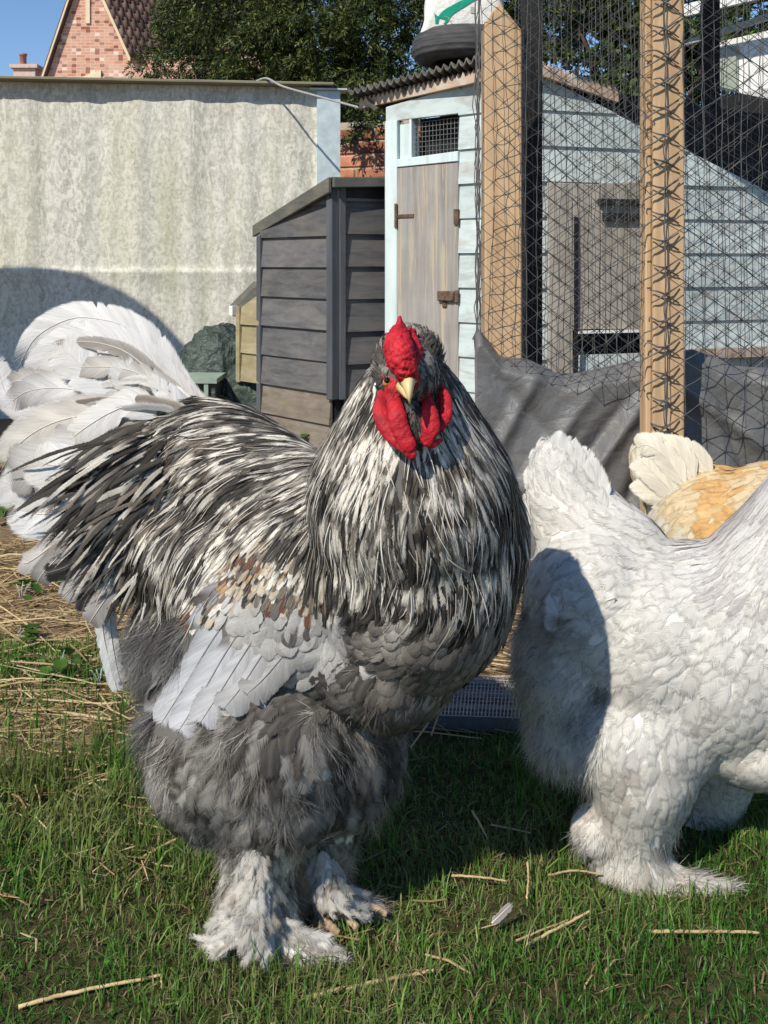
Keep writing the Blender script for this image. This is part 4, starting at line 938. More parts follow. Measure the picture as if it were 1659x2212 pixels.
PAL = {
 'hackle': [(1.6, BK, BK, BK, 1.0), (2.0, BK, CR, BR, .8), (3, BK, WH, WH, .5), (2, BR, WH, OFF, .4), (4, OFF, WH, WH, .3), (1.4, OFF, WH, BK, .4)],
 'hackle_w': [(1.0, BK, BR, BK, .9), (1.6, BK, WH, WH, .5), (1.5, BR, CR, OFF, .5), (6, WH, WH, WH, .3)],
 'hackle_d': [(5, BK, BK, BK, 1.0), (3, BK, CR, BK, .8), (2, OFF, WH, BK, .4), (1.5, BK, WH, OFF, .6)],
 'saddle': [(2.4, BK, BK, BK, .8), (3, BR, CR, LG, .6), (4, LG, WH, OFF, .4), (2, BK, BR, BK, 1.0), (3, OFF, WH, WH, .4), (1, BK, WH, WH, .5)],
 'saddle_d': [(4, BK, BR, BK, .8), (3, DK, LG, BR, .7), (2.5, LG, OFF, GR, .4), (1.5, BK, BK, BK, .9)],
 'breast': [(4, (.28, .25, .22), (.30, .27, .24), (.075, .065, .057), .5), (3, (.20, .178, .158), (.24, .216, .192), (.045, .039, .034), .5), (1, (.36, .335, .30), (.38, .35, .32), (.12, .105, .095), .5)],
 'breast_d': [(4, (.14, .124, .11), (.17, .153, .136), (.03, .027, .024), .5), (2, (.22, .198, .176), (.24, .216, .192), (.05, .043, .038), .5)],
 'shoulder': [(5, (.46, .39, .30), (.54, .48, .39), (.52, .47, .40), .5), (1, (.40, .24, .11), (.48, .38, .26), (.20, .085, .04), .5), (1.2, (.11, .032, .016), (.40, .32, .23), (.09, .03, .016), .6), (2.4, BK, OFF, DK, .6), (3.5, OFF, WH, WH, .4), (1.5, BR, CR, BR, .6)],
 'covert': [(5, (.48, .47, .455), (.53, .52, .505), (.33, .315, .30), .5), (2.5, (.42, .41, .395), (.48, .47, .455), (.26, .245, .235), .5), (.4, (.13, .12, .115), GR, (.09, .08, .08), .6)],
 'under': [(4, (.065, .06, .055), (.10, .093, .086), (.035, .032, .03), .5), (2, (.12, .112, .103), (.16, .15, .14), (.06, .055, .05), .5)],  # own dark tone plus the shade under the wing put into the colour
 'grey': [(4, (.19, .178, .165), (.25, .238, .222), (.23, .218, .20), .5), (3, (.055, .048, .043), (.085, .077, .07), (.07, .062, .056), .5), (.9, (.30, .283, .262), (.36, .34, .318), (.31, .29, .27), .5)],
 'boot': [(4, (.52, .49, .45), (.62, .60, .57), (.50, .45, .39), .4), (1.5, (.34, .31, .28), (.46, .43, .39), (.30, .25, .20), .5), (1, (.20, .17, .145), (.34, .29, .24), (.18, .14, .11), .6)],
 'head': [(2, DK, GR, BK, .5), (2, GR, CR, OFF, .5), (1, BK, DK, BK, .9)],
 'white': [(7, (.60, .586, .558), (.615, .603, .577), (.61, .596, .568), .5), (1, (.56, .54, .517), (.59, .577, .554), (.56, .537, .513), .5)],
 'white_w': [(5, (.62, .59, .54), (.66, .64, .60), (.60, .565, .515), .5), (.7, (.50, .455, .415), (.61, .59, .56), (.50, .455, .41), .6)],
 'white_d': [(3, (.50, .45, .385), (.56, .52, .46), (.40, .345, .28), .5), (1.5, (.34, .28, .22), (.44, .39, .33), (.24, .19, .145), .5)],
 'white_n': [(4, (.54, .525, .52), (.64, .63, .62), (.61, .60, .59), .35), (2.5, (.38, .35, .35), (.58, .565, .56), (.50, .475, .465), .3), (2, (.6, .59, .58), WH, WH, .4)],
 'cream': [(5, (.64, .585, .47), (.67, .63, .53), (.66, .615, .51), .5), (1, (.62, .50, .31), (.66, .58, .43), (.65, .55, .38), .5)],
 'buffc': [(4, (.63, .50, .31), (.655, .535, .35), (.655, .55, .37), .5)],
 'buff': [(6, (.60, .36, .14), (.64, .41, .175), (.65, .44, .20), .5), (2, (.62, .42, .19), (.66, .48, .25), (.67, .50, .27), .5)],
}
SHAPE = {'breast': 'round', 'breast_d': 'round', 'covert': 'round', 'under': 'round', 'grey': 'round', 'boot': 'round', 'head': 'round', 'white': 'round', 'white_w': 'round', 'white_d': 'round', 'white_n': 'hackle', 'cream': 'round', 'buff': 'round', 'buffc': 'round', 'shoulder': 'round'}
FRAY = {'covert': .2, 'breast': .24, 'breast_d': .24, 'shoulder': .35, 'grey': .85, 'under': .4, 'boot': .7}
def plumage(skin, flow, ncand, seed, parent, names, cover=1.0, skip=None, S=7, jitter=.14, root=.001, keepmask=None, cam_=.1):
    # trace every feather along the flow over the body surface; names: palette -> part name
    rg = np.random.default_rng(seed); p, n = skin.sample(ncand, rg); w = flow.w(p); lw = w @ flow.lw
    if keepmask is not None: m = keepmask(p, n); p, n, w, lw = p[m], n[m], w[m], lw[m]
    r = np.sqrt(lw[:, 0] * lw[:, 1]) * .42 / math.sqrt(cover); k = darts(p, r); p, n, w, lw = p[k], n[k], w[k], lw[k]
    w2 = w ** 1.7; w2 = w2 / w2.sum(1, keepdims=True); pi = (w2.cumsum(1) > rg.random(len(p))[:, None]).argmax(1); pal = np.array([flow.pal[i] for i in pi])
    if skip is not None:
        k = ~np.isin(pal, skip); p, n, lw, pal = p[k], n[k], lw[k], pal[k]
    N = len(p); L = lw[:, 0] * rg.uniform(.75, 1.25, N); Wd = lw[:, 1] * .58 * rg.uniform(.75, 1.2, N); lift = lw[:, 2] * rg.uniform(.5, 1.5, N)
    jit = rg.normal(0, jitter, N); path = np.zeros((N, S, 3)); nr = np.zeros((N, S, 3)); q, m = p.copy(), n.copy()
    for i in range(S):
        s = i / (S - 1); path[:, i] = q + m * (root + lift * s ** 1.3)[:, None]; nr[:, i] = m
        if i < S - 1: q = q + flow.dir(q, m, jit) * (L / (S - 1))[:, None]; q, m = skin.snap(q)
    wb = rg.normal(0, 1, (N, 1, 3)) * np.linspace(0, 1, S)[None, :, None] ** 2 * (L * .03)[:, None, None]; path = path + wb
    objs = {}
    for pn in sorted(set(names.values())):
        parts = []; off = 0
        for pl in sorted(set(pal)):
            if names.get(pl) != pn: continue
            k = np.where(pal == pl)[0]
            if not len(k): continue
            big = vnoise(p[k] * np.array([42, 42, 26]), seed)[:, None]; mid, edge, tip, st = mixp(rg, len(k), PAL[pl], big[:, 0], .035 if pl[:4] in ('whit', 'crea', 'buff') else .1 if pl in ('covert', 'grey', 'boot') else .2)
            if pl in ('grey', 'boot'): t_ = np.clip(.45 + 1.5 * vnoise(p[k] * 24, 88)[:, None], .55, 1.75); mid, edge, tip = mid * t_, edge * t_, tip * t_
            vb_ = .25 if pl[:4] in ('whit', 'crea', 'buff') else 1.0; mid = mid * (1 + vb_ * (.5 * big - .25)); edge = edge * (1 + vb_ * (.2 * big - .12))
            shp = SHAPE.get(pl, 'hackle'); nrr = nr[k]; tilt = rg.normal(0, .10, (len(k), 1, 1)); sd = np.cross(unit(np.gradient(path[k], axis=1)), nrr); nrr = unit(nrr + sd * tilt)
            v, f, c, fu = ribbon(path[k], nrr, Wd[k], PROF[shp](np.linspace(0, 1, S)), rg, mid, edge, tip, .72 if shp == 'hackle' else .6, stripe=st, mottle=pl[:6] in ('hackle', 'saddle'), fray=FRAY.get(pl, .65), camber=cam_, rag=.16 if shp == 'hackle' else .08)
            parts.append((v, f + off, c, fu, LASTN, LASTU)); off += len(v)
        if parts:
            o = mesh_obj(pn, np.concatenate([a[0] for a in parts]), np.concatenate([a[1] for a in parts]), M['feather'], parent, True, [('Col', 'FLOAT_COLOR', np.concatenate([a[2] for a in parts])), ('fuv', 'FLOAT_VECTOR', np.concatenate([a[3] for a in parts])), ('nuv', 'FLOAT_VECTOR', np.concatenate([a[5] for a in parts]))], normals=np.concatenate([a[4] for a in parts])); o['kind'] = 'stuff'; objs[pn] = o
    return objs
def fluff(skin, flow, n, seed, parent, name, mask, Lr, cols, per=14, width=.0007, lift=.45, spread=.5):
    rg = np.random.default_rng(seed); p, nr = skin.sample(n, rg); m = mask(p, nr); p, nr = p[m], nr[m]; N = len(p); t = flow.dir(p, nr, rg.normal(0, .35, N))
    col = np.asarray(cols); base = col[rg.integers(0, len(col), N)] * np.clip(.15 + 1.75 * vnoise(p * 26, seed)[:, None] * (.7 + .6 * vnoise(p * 70, seed + 3)[:, None]), .3, 1.9 if np.mean(cols) < .45 else 1.08)
    P_ = np.repeat(p, per, 0); N_ = np.repeat(nr, per, 0); T_ = np.repeat(t, per, 0); B_ = np.repeat(base, per, 0); k = len(P_)
    L = rg.uniform(Lr[0], Lr[1], k); sp = rg.normal(0, spread, (k, 3)); d = unit(T_ + sp * .6 + N_ * (rg.uniform(.1, 2 * lift, (k, 1)))); P_ = P_ + rg.normal(0, .002, (k, 3)) - N_ * .002
    sd = unit(np.cross(d, rg.normal(0, 1, (k, 3)))); rows = []; curl = rg.normal(0, .18, (k, 3)) * L[:, None]
    for s, wk in ((0, 1.1), (.4, 1.0), (.75, .7), (1.0, .1)):
        c = P_ + d * (L * s)[:, None] + curl * s * s + T_ * (L * .25 * s * s)[:, None]; rows.append(np.stack([c - sd * width * wk, c + sd * width * wk], 1))
    V = np.stack(rows, 1).reshape(-1, 3); b = np.arange(k)[:, None] * 8; F = np.concatenate([b + np.array([[r * 2, r * 2 + 1, r * 2 + 3, r * 2 + 2]]) for r in range(3)], 0)
    C = np.repeat((B_ * rg.uniform(.8, 1.2, (k, 1)))[:, None], 8, 1); C[:, 4:] *= 1.15
    NN = np.repeat(unit(N_ + rg.normal(0, .18, (k, 3)) + d * .15)[:, None], 8, 1).reshape(-1, 3)
    fl2 = (np.cross(V[F[:, 1]] - V[F[:, 0]], V[F[:, 2]] - V[F[:, 0]]) * NN[F[:, 0]]).sum(1) < 0; F[fl2] = F[fl2][:, ::-1]
    o = mesh_obj(name, V, F, M['down'], parent, False, [('Col', 'FLOAT_COLOR', np.clip(C.reshape(-1, 3), 0, .95))], normals=NN); o['kind'] = 'stuff'; return o
def quill(name, pts, W, parent, col, edge=None, tip=None, face=None, shape='long', n=60, rag=.02, tipk=.7, seed=0, lop=0.0, patch=None, notch=2, camber=.14, shaft=(.62, .57, .5), fray=.22):
    # one large feather as a part of its own: two vanes of barbs with splits, and a shaft
    rg = np.random.default_rng(seed); path = catmull(pts, n); T = unit(np.gradient(path, axis=0)); s = np.linspace(0, 1, n)
    face = np.array([0, -1., .25]) if face is None else np.asarray(face, float); nr = unit(face - T * (T @ face)[:, None]); side = np.cross(T, nr)
    ac = np.array([-1, -.92, -.75, -.5, -.25, -.05, .05, .25, .5, .75, .92, 1.]); m = len(ac); w = W * PROF[shape](s)
    sp = np.ones((n, 2)) + .05 * (vnoise(np.stack([np.repeat(s * 14, 2), np.tile([1.5, 9.5], n), np.full(2 * n, seed * .7)], 1), 5).reshape(n, 2) - .5) * 2
    for sd in (0, 1):
        for _ in range(notch):
            k = int(rg.integers(int(n * .2), n - 3)); dep = rg.uniform(.55, .88); sp[k, sd] *= dep; sp[k + 1, sd] *= min(1, dep + .3)
    one = np.where(ac[None] < 0, sp[:, [0]], sp[:, [1]]); aa = np.abs(ac)[None]
    sc = np.where(aa > one, one / np.maximum(aa, 1e-6), 1.0) * np.where(ac[None] < 0, 1 - lop, 1 + lop) + rg.normal(0, rag, (n, m)) * (aa > .9)
    x = w[:, None] * ac[None] * sc; L = np.linalg.norm(np.diff(path, axis=0), axis=1).sum()
    fl_ = (vnoise(np.stack([np.repeat(s * 9, m), np.tile(np.sign(ac) * 4 + 6, n), np.full(n * m, seed * 1.3)], 1), 8).reshape(n, m) - .5) * .22 * aa ** 1.5 * w[:, None]
    V = path[:, None] + side[:, None] * x[..., None] + T[:, None] * (.75 * np.abs(x) * (1 - .85 * s[:, None] ** 2))[..., None] - nr[:, None] * (camber * w[:, None] * aa ** 1.4 + fl_)[..., None]
    col = np.asarray(col, float); edge = col if edge is None else np.asarray(edge, float); tip = col if tip is None else np.asarray(tip, float)
    a = aa[..., None]; C = col * (1 - a ** 2) + edge * a ** 2 + np.zeros((n, m, 3)); tk = np.clip((s - tipk) / (1 - tipk + .05), 0, 1)[:, None, None] ** 1.4; C = C * (1 - tk) + tip * tk
    if patch is not None:
        (p0, p1, sdn, pc) = patch; sm = np.clip(np.minimum(s - p0, p1 - s) / .08, 0, 1)[:, None] * ((ac[None] * sdn) > .02) * (.75 + .25 * aa); C = C * (1 - sm[..., None]) + np.asarray(pc) * sm[..., None]
    C *= (1 + .16 * (vnoise(np.stack([np.repeat(s * n * .5, m) - np.tile(np.abs(ac) * 3, n), np.tile(np.sign(ac), n) * 3.3 + 5, np.full(n * m, seed * 1.7)], 1), 3).reshape(n, m, 1) - .5) * 2)
    fu = np.stack([x, np.broadcast_to((s * L)[:, None], x.shape), np.full(x.shape, seed * 3.7)], -1)
    nu_ = np.stack([np.broadcast_to(ac[None], x.shape), np.broadcast_to(s[:, None], x.shape), np.full(x.shape, fray)], -1).reshape(-1, 3)
    i = np.arange(n * m).reshape(n, m); F = np.stack([i[:-1, :-1], i[:-1, 1:], i[1:, 1:], i[1:, :-1]], -1).reshape(-1, 4)
    o = mesh_obj(name, V.reshape(-1, 3), F, M['feather'], parent, True, [('Col', 'FLOAT_COLOR', np.clip(C.reshape(-1, 3), .003, .93)), ('fuv', 'FLOAT_VECTOR', fu.reshape(-1, 3)), ('nuv', 'FLOAT_VECTOR', nu_)])
    if shaft is not None:
        k = max(8, n // 3); ps = catmull(pts, k) + np.interp(np.linspace(0, 1, k), s, np.zeros(n))[:, None]; mb = MB().tube(ps + unit(face) * .0004, np.linspace(.0011, .0003, k), 5)
        mesh_obj('shaft', mb.v, mb.f, M['skin'], o, True, [('Col', 'FLOAT_COLOR', np.tile(np.asarray(shaft) * (.35 if np.mean(col) < .2 else 1), (len(mb.v), 1)))])
    return o
def wisps(skin, flow, n, seed, parent, name, mask, Lr, cols, width=.00045, lift=.006, S=6, jitter=.2):
    # loose barbs lying along the plumage
    rg = np.random.default_rng(seed); p, nr = skin.sample(n, rg); k = mask(p, nr); p, nr = p[k], nr[k]; N = len(p); L = rg.uniform(*Lr, N); jit = rg.normal(0, jitter, N)
    path = np.zeros((N, S, 3)); nn = np.zeros((N, S, 3)); q, m = p.copy(), nr.copy(); h0 = rg.uniform(.3, 1.0, N) * lift
    for i in range(S):
        path[:, i] = q + m * (h0 * (.75 + .7 * i / (S - 1)))[:, None]; nn[:, i] = m
        if i < S - 1: q = q + flow.dir(q, m, jit) * (L / (S - 1))[:, None]; q, m = skin.snap(q)
    path += rg.normal(0, 1, (N, 1, 3)) * np.linspace(0, 1, S)[None, :, None] ** 2 * (L * .05)[:, None, None]
    sd = unit(np.cross(unit(np.gradient(path, axis=1)), nn)); w = width * rg.uniform(.6, 1.5, (N, 1)) * np.array([.8, 1, 1, .9, .6, .15])[None]
    V = np.stack([path - sd * w[..., None], path + sd * w[..., None]], 2).reshape(-1, 3); b = np.arange(N)[:, None] * (2 * S); F = np.concatenate([b + np.array([[r * 2, r * 2 + 1, r * 2 + 3, r * 2 + 2]]) for r in range(S - 1)], 0)
    cols = np.asarray(cols); big = vnoise(p * np.array([42, 42, 26]), 101); ci = np.clip((.5 + (rg.random(N) - .5) * .7 + (big - .5) * .9) * len(cols), 0, len(cols) - 1).astype(int)
    C = np.repeat((cols[ci] * rg.uniform(.8, 1.2, (N, 1)))[:, None], 2 * S, 1).reshape(-1, 3)
    o = mesh_obj(name, V, F, M['down'], parent, False, [('Col', 'FLOAT_COLOR', np.clip(C, 0, .95))]); o['kind'] = 'stuff'; return o
def inpoly(p, poly):
    q = screen(p); x, y = q[:, 0], q[:, 1]; r = np.zeros(len(p), bool); n = len(poly)
    for i in range(n):
        (x0, y0), (x1, y1) = poly[i], poly[(i + 1) % n]
        if y0 == y1: continue
        c = ((y0 > y) != (y1 > y)) & (x < (x1 - x0) * (y - y0) / (y1 - y0) + x0); r ^= c
    return r

# ------------------------------------------------------------------ the rooster
roo = empty('rooster', G(600, 2060)); tag(roo, 'large grey, black and white feathered rooster with red comb facing the viewer', 'rooster')
body_pr = [
 ('e', P(895, 1225, 1.09), (.114, .115, .135)),            # breast
 ('e', P(900, 1120, 1.085), (.108, .10, .11)),
 ('e', P(975, 1165, 1.10), (.085, .10, .105)),
 ('e', P(838, 1395, 1.11), (.083, .10, .085)),
 ('e', P(385, 1360, 1.29), (.052, .08, .085)),              # keel
 ('e', P(700, 1270, 1.19), (.13, .135, .135)),             # trunk
 ('e', P(560, 1250, 1.25), (.12, .12, .13)),
 ('e', P(430, 1170, 1.31), (.10, .11, .115)),              # rump
 ('e', P(330, 1110, 1.35), (.085, .09, .10)),
 ('c', [P(890, 1080, 1.07), P(885, 960, 1.055), P(884, 880, 1.04), P(884, 820, 1.02)], [.112, .080, .058, .036]),   # neck
 ('e', P(884, 800, 1.00), (.033, .042, .036)),             # skull
 ('c', [P(640, 1150, 1.22), P(480, 1010, 1.30), P(370, 950, 1.36)], [.10, .085, .06]),       # saddle line
 ('e', P(600, 1370, 1.14), (.10, .06, .10)),               # folded wing
 ('e', P(500, 1420, 1.15), (.07, .05, .08)),
 ('e', P(560, 1590, 1.14), (.125, .11, .095)),             # thigh fluff
 ('e', P(480, 1640, 1.15), (.085, .09, .085)),
 ('e', P(720, 1600, 1.17), (.085, .09, .10)),
 ('e', P(590, 1700, 1.12), (.085, .08, .06)),
 ('c', [P(575, 1740, 1.11), P(560, 1860, 1.105), P(555, 1990, 1.105)], [.06, .036, .044]),        # near boot
 ('c', [P(545, 2010, 1.10), P(620, 2042, 1.085), P(730, 2070, 1.075)], [.032, .022, .011]),
 ('c', [P(530, 2030, 1.10), P(470, 2052, 1.10)], [.028, .016]),
 ('c', [P(705, 1740, 1.17), P(690, 1860, 1.17), P(690, 1950, 1.165)], [.05, .026, .024]),          # far boot
 ('c', [P(700, 1940, 1.165), P(760, 1955, 1.16), P(820, 1968, 1.155)], [.022, .016, .009]),
 ('e', P(715, 1880, 1.175), (.022, .022, .035)),
]
bv, bf = blob(body_pr, .006, 7); RS = Skin(bv, bf)
body = mesh_obj('body', bv, bf, M['skin'], roo, True, [('Col', 'FLOAT_COLOR', np.tile([.12, .112, .105], (len(bv), 1)))])
H_, S_, B_, F_ = 'hackle', 'saddle', 'breast', 'grey'
RT = [
 (884, 745, 0, 1, 10, 5, 2, 'head'), (840, 790, -.5, 1, 12, 5, 2, 'head'), (930, 780, .5, 1, 12, 5, 2, 'head'), (884, 830, 0, 1, 14, 6, 2, 'head'),
 (812, 850, -.45, 1, 42, 6, 4, 'hackle_w'), (760, 900, -.6, 1, 60, 6.5, 5, H_), (705, 960, -.6, 1, 72, 7, 6, H_), (655, 1020, -.7, .9, 78, 7, 6, H_), (600, 1060, -.9, .75, 75, 7, 6, H_),
 (820, 930, -.25, 1, 55, 6.5, 5, 'hackle_w'), (770, 1010, -.3, 1, 70, 7, 6, 'hackle_w'), (700, 1090, -.45, 1, 78, 7, 7, H_), (660, 1160, -.4, 1, 75, 7.5, 7, 'hackle_d'),
 (880, 1000, 0, 1, 60, 7, 6, H_), (840, 1090, -.1, 1, 70, 8, 7, H_), (760, 1150, -.18, 1, 75, 8, 8, H_), (700, 1220, -.15, 1, 62, 9, 9, 'hackle_d'), (790, 1240, .05, 1, 62, 9, 9, H_), (770, 1290, -.1, 1, 48, 9, 9, 'hackle_d'),
 (960, 930, .4, 1, 55, 6.5, 5, 'hackle_w'), (1010, 920, .7, 1, 60, 6.5, 5, H_), (1050, 990, .5, 1, 70, 7, 6, H_), (980, 1020, .2, 1, 66, 7, 6, 'hackle_w'), (930, 1090, .15, 1, 66, 9, 7, H_), (950, 1170, .25, 1, 60, 10, 9, 'hackle_w'), (1030, 1120, .3, 1, 62, 9, 7, 'hackle_w'), (1090, 1080, .35, 1, 70, 7, 6, 'hackle_d'), (1130, 1150, .1, 1, 66, 7, 6, 'hackle_d'), (1120, 1230, -.15, 1, 58, 8, 7, 'hackle_d'),
 (880, 1210, .15, 1, 60, 10, 9, H_), (1000, 1220, .35, 1, 55, 10, 9, H_), (900, 1280, -.05, 1, 45, 10, 9, H_), (980, 1290, .05, 1, 42, 10, 9, 'hackle_d'), (1050, 1210, .1, 1, 55, 9, 8, H_), (1070, 1290, -.15, 1, 42, 10, 7, 'hackle_d'),
 (830, 1295, -.05, 1, 40, 9, 8, 'hackle_d'), (730, 1285, -.1, 1, 40, 9, 8, 'hackle_d'), (930, 1315, 0, 1, 38, 9, 8, 'hackle_d'), (1020, 1320, -.1, 1, 36, 9, 7, 'hackle_d'),
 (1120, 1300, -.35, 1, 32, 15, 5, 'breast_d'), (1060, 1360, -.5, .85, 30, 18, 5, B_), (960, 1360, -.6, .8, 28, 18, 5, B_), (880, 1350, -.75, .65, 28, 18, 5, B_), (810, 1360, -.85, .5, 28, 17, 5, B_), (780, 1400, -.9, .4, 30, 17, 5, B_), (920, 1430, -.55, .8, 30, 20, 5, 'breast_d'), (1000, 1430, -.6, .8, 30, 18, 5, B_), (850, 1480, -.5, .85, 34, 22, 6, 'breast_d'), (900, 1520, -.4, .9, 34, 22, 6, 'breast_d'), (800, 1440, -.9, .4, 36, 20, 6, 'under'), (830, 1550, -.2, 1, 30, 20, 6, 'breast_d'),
 (560, 1020, -1, .3, 70, 7, 6, S_), (480, 950, -1, .22, 75, 7.5, 6, S_), (400, 915, -1, .15, 75, 8, 6, S_), (320, 930, -1, .25, 75, 9, 6, S_), (560, 1090, -.9, .55, 70, 7.5, 7, 'hackle_w'), (470, 1040, -.9, .45, 80, 8, 7, S_), (380, 1010, -.9, .45, 85, 8, 7, S_), (300, 1020, -.85, .55, 85, 9, 8, S_), (230, 1080, -.75, .7, 80, 9, 9, 'saddle_d'), (350, 1110, -.75, .7, 85, 8, 8, S_), (430, 1130, -.75, .7, 80, 8, 8, S_), (300, 1200, -.5, 1, 80, 9, 9, 'saddle_d'), (370, 1230, -.4, 1, 75, 9, 9, S_), (420, 1220, -.5, 1, 70, 8, 8, 'saddle_d'), (300, 1300, -.3, 1, 60, 9, 9, 'saddle_d'), (510, 1150, -.8, .65, 60, 8, 7, 'hackle_w'), (500, 1100, -.85, .6, 70, 8, 7, S_),
 (560, 1200, -.5, .9, 24, 9, 4, 'shoulder'), (500, 1240, -.5, .9, 24, 10, 4, 'shoulder'), (620, 1210, -.3, 1, 24, 9, 4, 'shoulder'), (590, 1260, -.4, 1, 24, 10, 4, 'shoulder'), (660, 1270, -.25, 1, 24, 10, 4, 'shoulder'), (470, 1280, -.5, .9, 26, 11, 4, 'shoulder'),
 (520, 1330, -.45, 1, 34, 19, 5, 'covert'), (600, 1330, -.35, 1, 32, 19, 5, 'covert'), (680, 1330, -.35, 1, 30, 18, 5, 'covert'), (740, 1340, -.5, .8, 30, 18, 5, 'covert'), (620, 1390, -.45, .95, 38, 21, 5, 'covert'), (560, 1410, -.5, .9, 40, 22, 5, 'covert'), (690, 1390, -.5, .85, 36, 20, 5, 'covert'), (500, 1390, -.5, .9, 40, 20, 5, 'covert'),
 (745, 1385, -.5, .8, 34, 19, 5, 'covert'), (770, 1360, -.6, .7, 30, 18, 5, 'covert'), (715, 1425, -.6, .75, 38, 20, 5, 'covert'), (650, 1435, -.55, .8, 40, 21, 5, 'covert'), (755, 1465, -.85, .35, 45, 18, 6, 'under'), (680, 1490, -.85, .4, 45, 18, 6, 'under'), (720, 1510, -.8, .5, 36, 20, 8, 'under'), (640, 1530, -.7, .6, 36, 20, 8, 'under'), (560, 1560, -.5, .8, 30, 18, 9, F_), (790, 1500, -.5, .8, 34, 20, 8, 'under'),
 (440, 1560, -.5, .9, 28, 14, 9, F_), (380, 1500, -.5, .9, 30, 12, 9, F_), (330, 1400, -.4, 1, 34, 10, 9, F_), (700, 1590, .1, 1, 30, 17, 9, F_), (800, 1600, .4, 1, 30, 16, 9, F_), (620, 1650, -.1, 1, 32, 16, 9, F_), (500, 1680, -.4, 1, 32, 14, 9, F_), (420, 1660, -.6, 1, 30, 13, 9, F_), (720, 1700, .3, 1, 32, 16, 9, F_), (600, 1750, 0, 1, 32, 16, 8, F_), (500, 1760, -.2, 1, 30, 14, 8, F_), (680, 1770, .2, 1, 32, 16, 8, F_),
 (560, 1850, -.3, 1, 26, 11, 7, 'boot'), (500, 1880, -.7, .9, 32, 11, 9, 'boot'), (600, 1890, .1, 1, 30, 12, 6, 'boot'), (540, 1960, -.5, 1, 36, 14, 8, 'boot'), (470, 2000, -.9, .6, 36, 11, 9, 'boot'), (600, 1990, .5, 1, 38, 15, 6, 'boot'), (660, 2040, .95, .4, 34, 10, 4, 'boot'), (720, 2060, 1, .25, 26, 8, 3, 'boot'), (460, 2050, -1, .15, 34, 9, 4, 'boot'), (560, 2050, .3, .8, 24, 10, 4, 'boot'),
 (690, 1850, .2, 1, 26, 11, 6, 'boot'), (720, 1900, .6, .9, 30, 12, 7, 'boot'), (700, 1940, .5, 1, 30, 12, 5, 'boot'), (790, 1960, 1, .2, 28, 9, 3, 'boot'),
]
RT = [(*r[:4], r[4] * (.8 if r[7] == 'shoulder' else .78 if r[7][:6] in ('hackle', 'saddle') else 1.25 if r[7] == 'grey' else 1), r[5] * (.62 if r[7] == 'shoulder' else 1.5 if r[7] == 'grey' else 1.12 if r[7][:6] in ('hackle', 'saddle') else 1), r[6] * (.5 if r[7][:6] in ('hackle', 'saddle') else .5), r[7]) for r in RT]
RF = Flow(RT, 26, 2.4)
nm = {'head': 'head_feathers', 'hackle': 'neck_hackle', 'hackle_w': 'neck_hackle', 'hackle_d': 'neck_hackle', 'saddle': 'saddle_hackle', 'saddle_d': 'saddle_hackle', 'breast': 'breast_feathers', 'breast_d': 'breast_feathers', 'under': 'flank_feathers', 'shoulder': 'shoulder_feathers', 'covert': 'wing_coverts', 'grey': 'thigh_feathers', 'boot': 'boot_feathers'}
FACE = [(838, 700), (925, 700), (940, 800), (950, 880), (905, 900), (880, 960), (840, 880), (824, 840), (830, 780)]
WQ = [(290, 1450), (420, 1335), (500, 1310), (555, 1400), (560, 1470), (395, 1610), (310, 1570)]
face_cut = lambda p, n: ~(inpoly(p, WQ) & (p[:, 1] < 1.2)) & ~(inpoly(p, [(840, 790), (880, 780), (882, 890), (850, 890), (835, 850)]) & (p[:, 1] < 1.0))
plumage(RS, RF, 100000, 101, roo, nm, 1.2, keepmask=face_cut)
HK = [(630, 1000), (790, 850), (960, 830), (1090, 930), (1180, 1150), (1120, 1300), (980, 1330), (700, 1280), (560, 1130)]
SK = [(600, 960), (560, 1150), (430, 1330), (200, 1350), (150, 1000), (330, 880)]
STK = [BK, BK, DK, BR, GR, CR, OFF, WH, WH]
wisps(RS, RF, 7000, 121, roo, 'hackle_barbs', lambda p, n: inpoly(p, HK) | inpoly(p, SK), (.02, .055), STK)
wisps(RS, RF, 9000, 122, roo, 'breast_barbs', lambda p, n: inpoly(p, [(780, 1330), (1130, 1280), (1020, 1450), (880, 1580), (700, 1560), (700, 1420)]), (.008, .02), [DK, BR, (.22, .2, .18), (.3, .275, .25)], .0003, .005)
fl_poly = [(300, 1390), (400, 1480), (560, 1560), (640, 1500), (800, 1500), (900, 1560), (880, 1720), (760, 1850), (480, 1850), (300, 1650)]
fluff(RS, RF, 7000, 102, roo, 'thigh_fluff', lambda p, n: inpoly(p, fl_poly) & (vnoise(p * 30, 77) + .35 * vnoise(p * 90, 78) > .74), (.012, .030), [(.21, .197, .182), (.29, .275, .257), (.14, .128, .118), (.38, .36, .335), (.25, .22, .19)], 26, .0002, .25, .40)
rear = [(230, 1330), (330, 1300), (420, 1330), (380, 1480), (330, 1580), (230, 1500)]
fluff(RS, RF, 9000, 103, roo, 'rear_fluff', lambda p, n: inpoly(p, rear), (.02, .045), [(.20, .195, .195), (.28, .275, .27), (.14, .135, .135)], 34, .0002, .35, .42)
fluff(RS, RF, 9000, 104, roo, 'boot_fluff', lambda p, n: inpoly(p, [(400, 1820), (860, 1800), (860, 2090), (400, 2090)]), (.01, .026), [(.50, .46, .41), (.40, .35, .29), (.56, .54, .51), (.26, .21, .17)], 16, .00026, .22, .45)

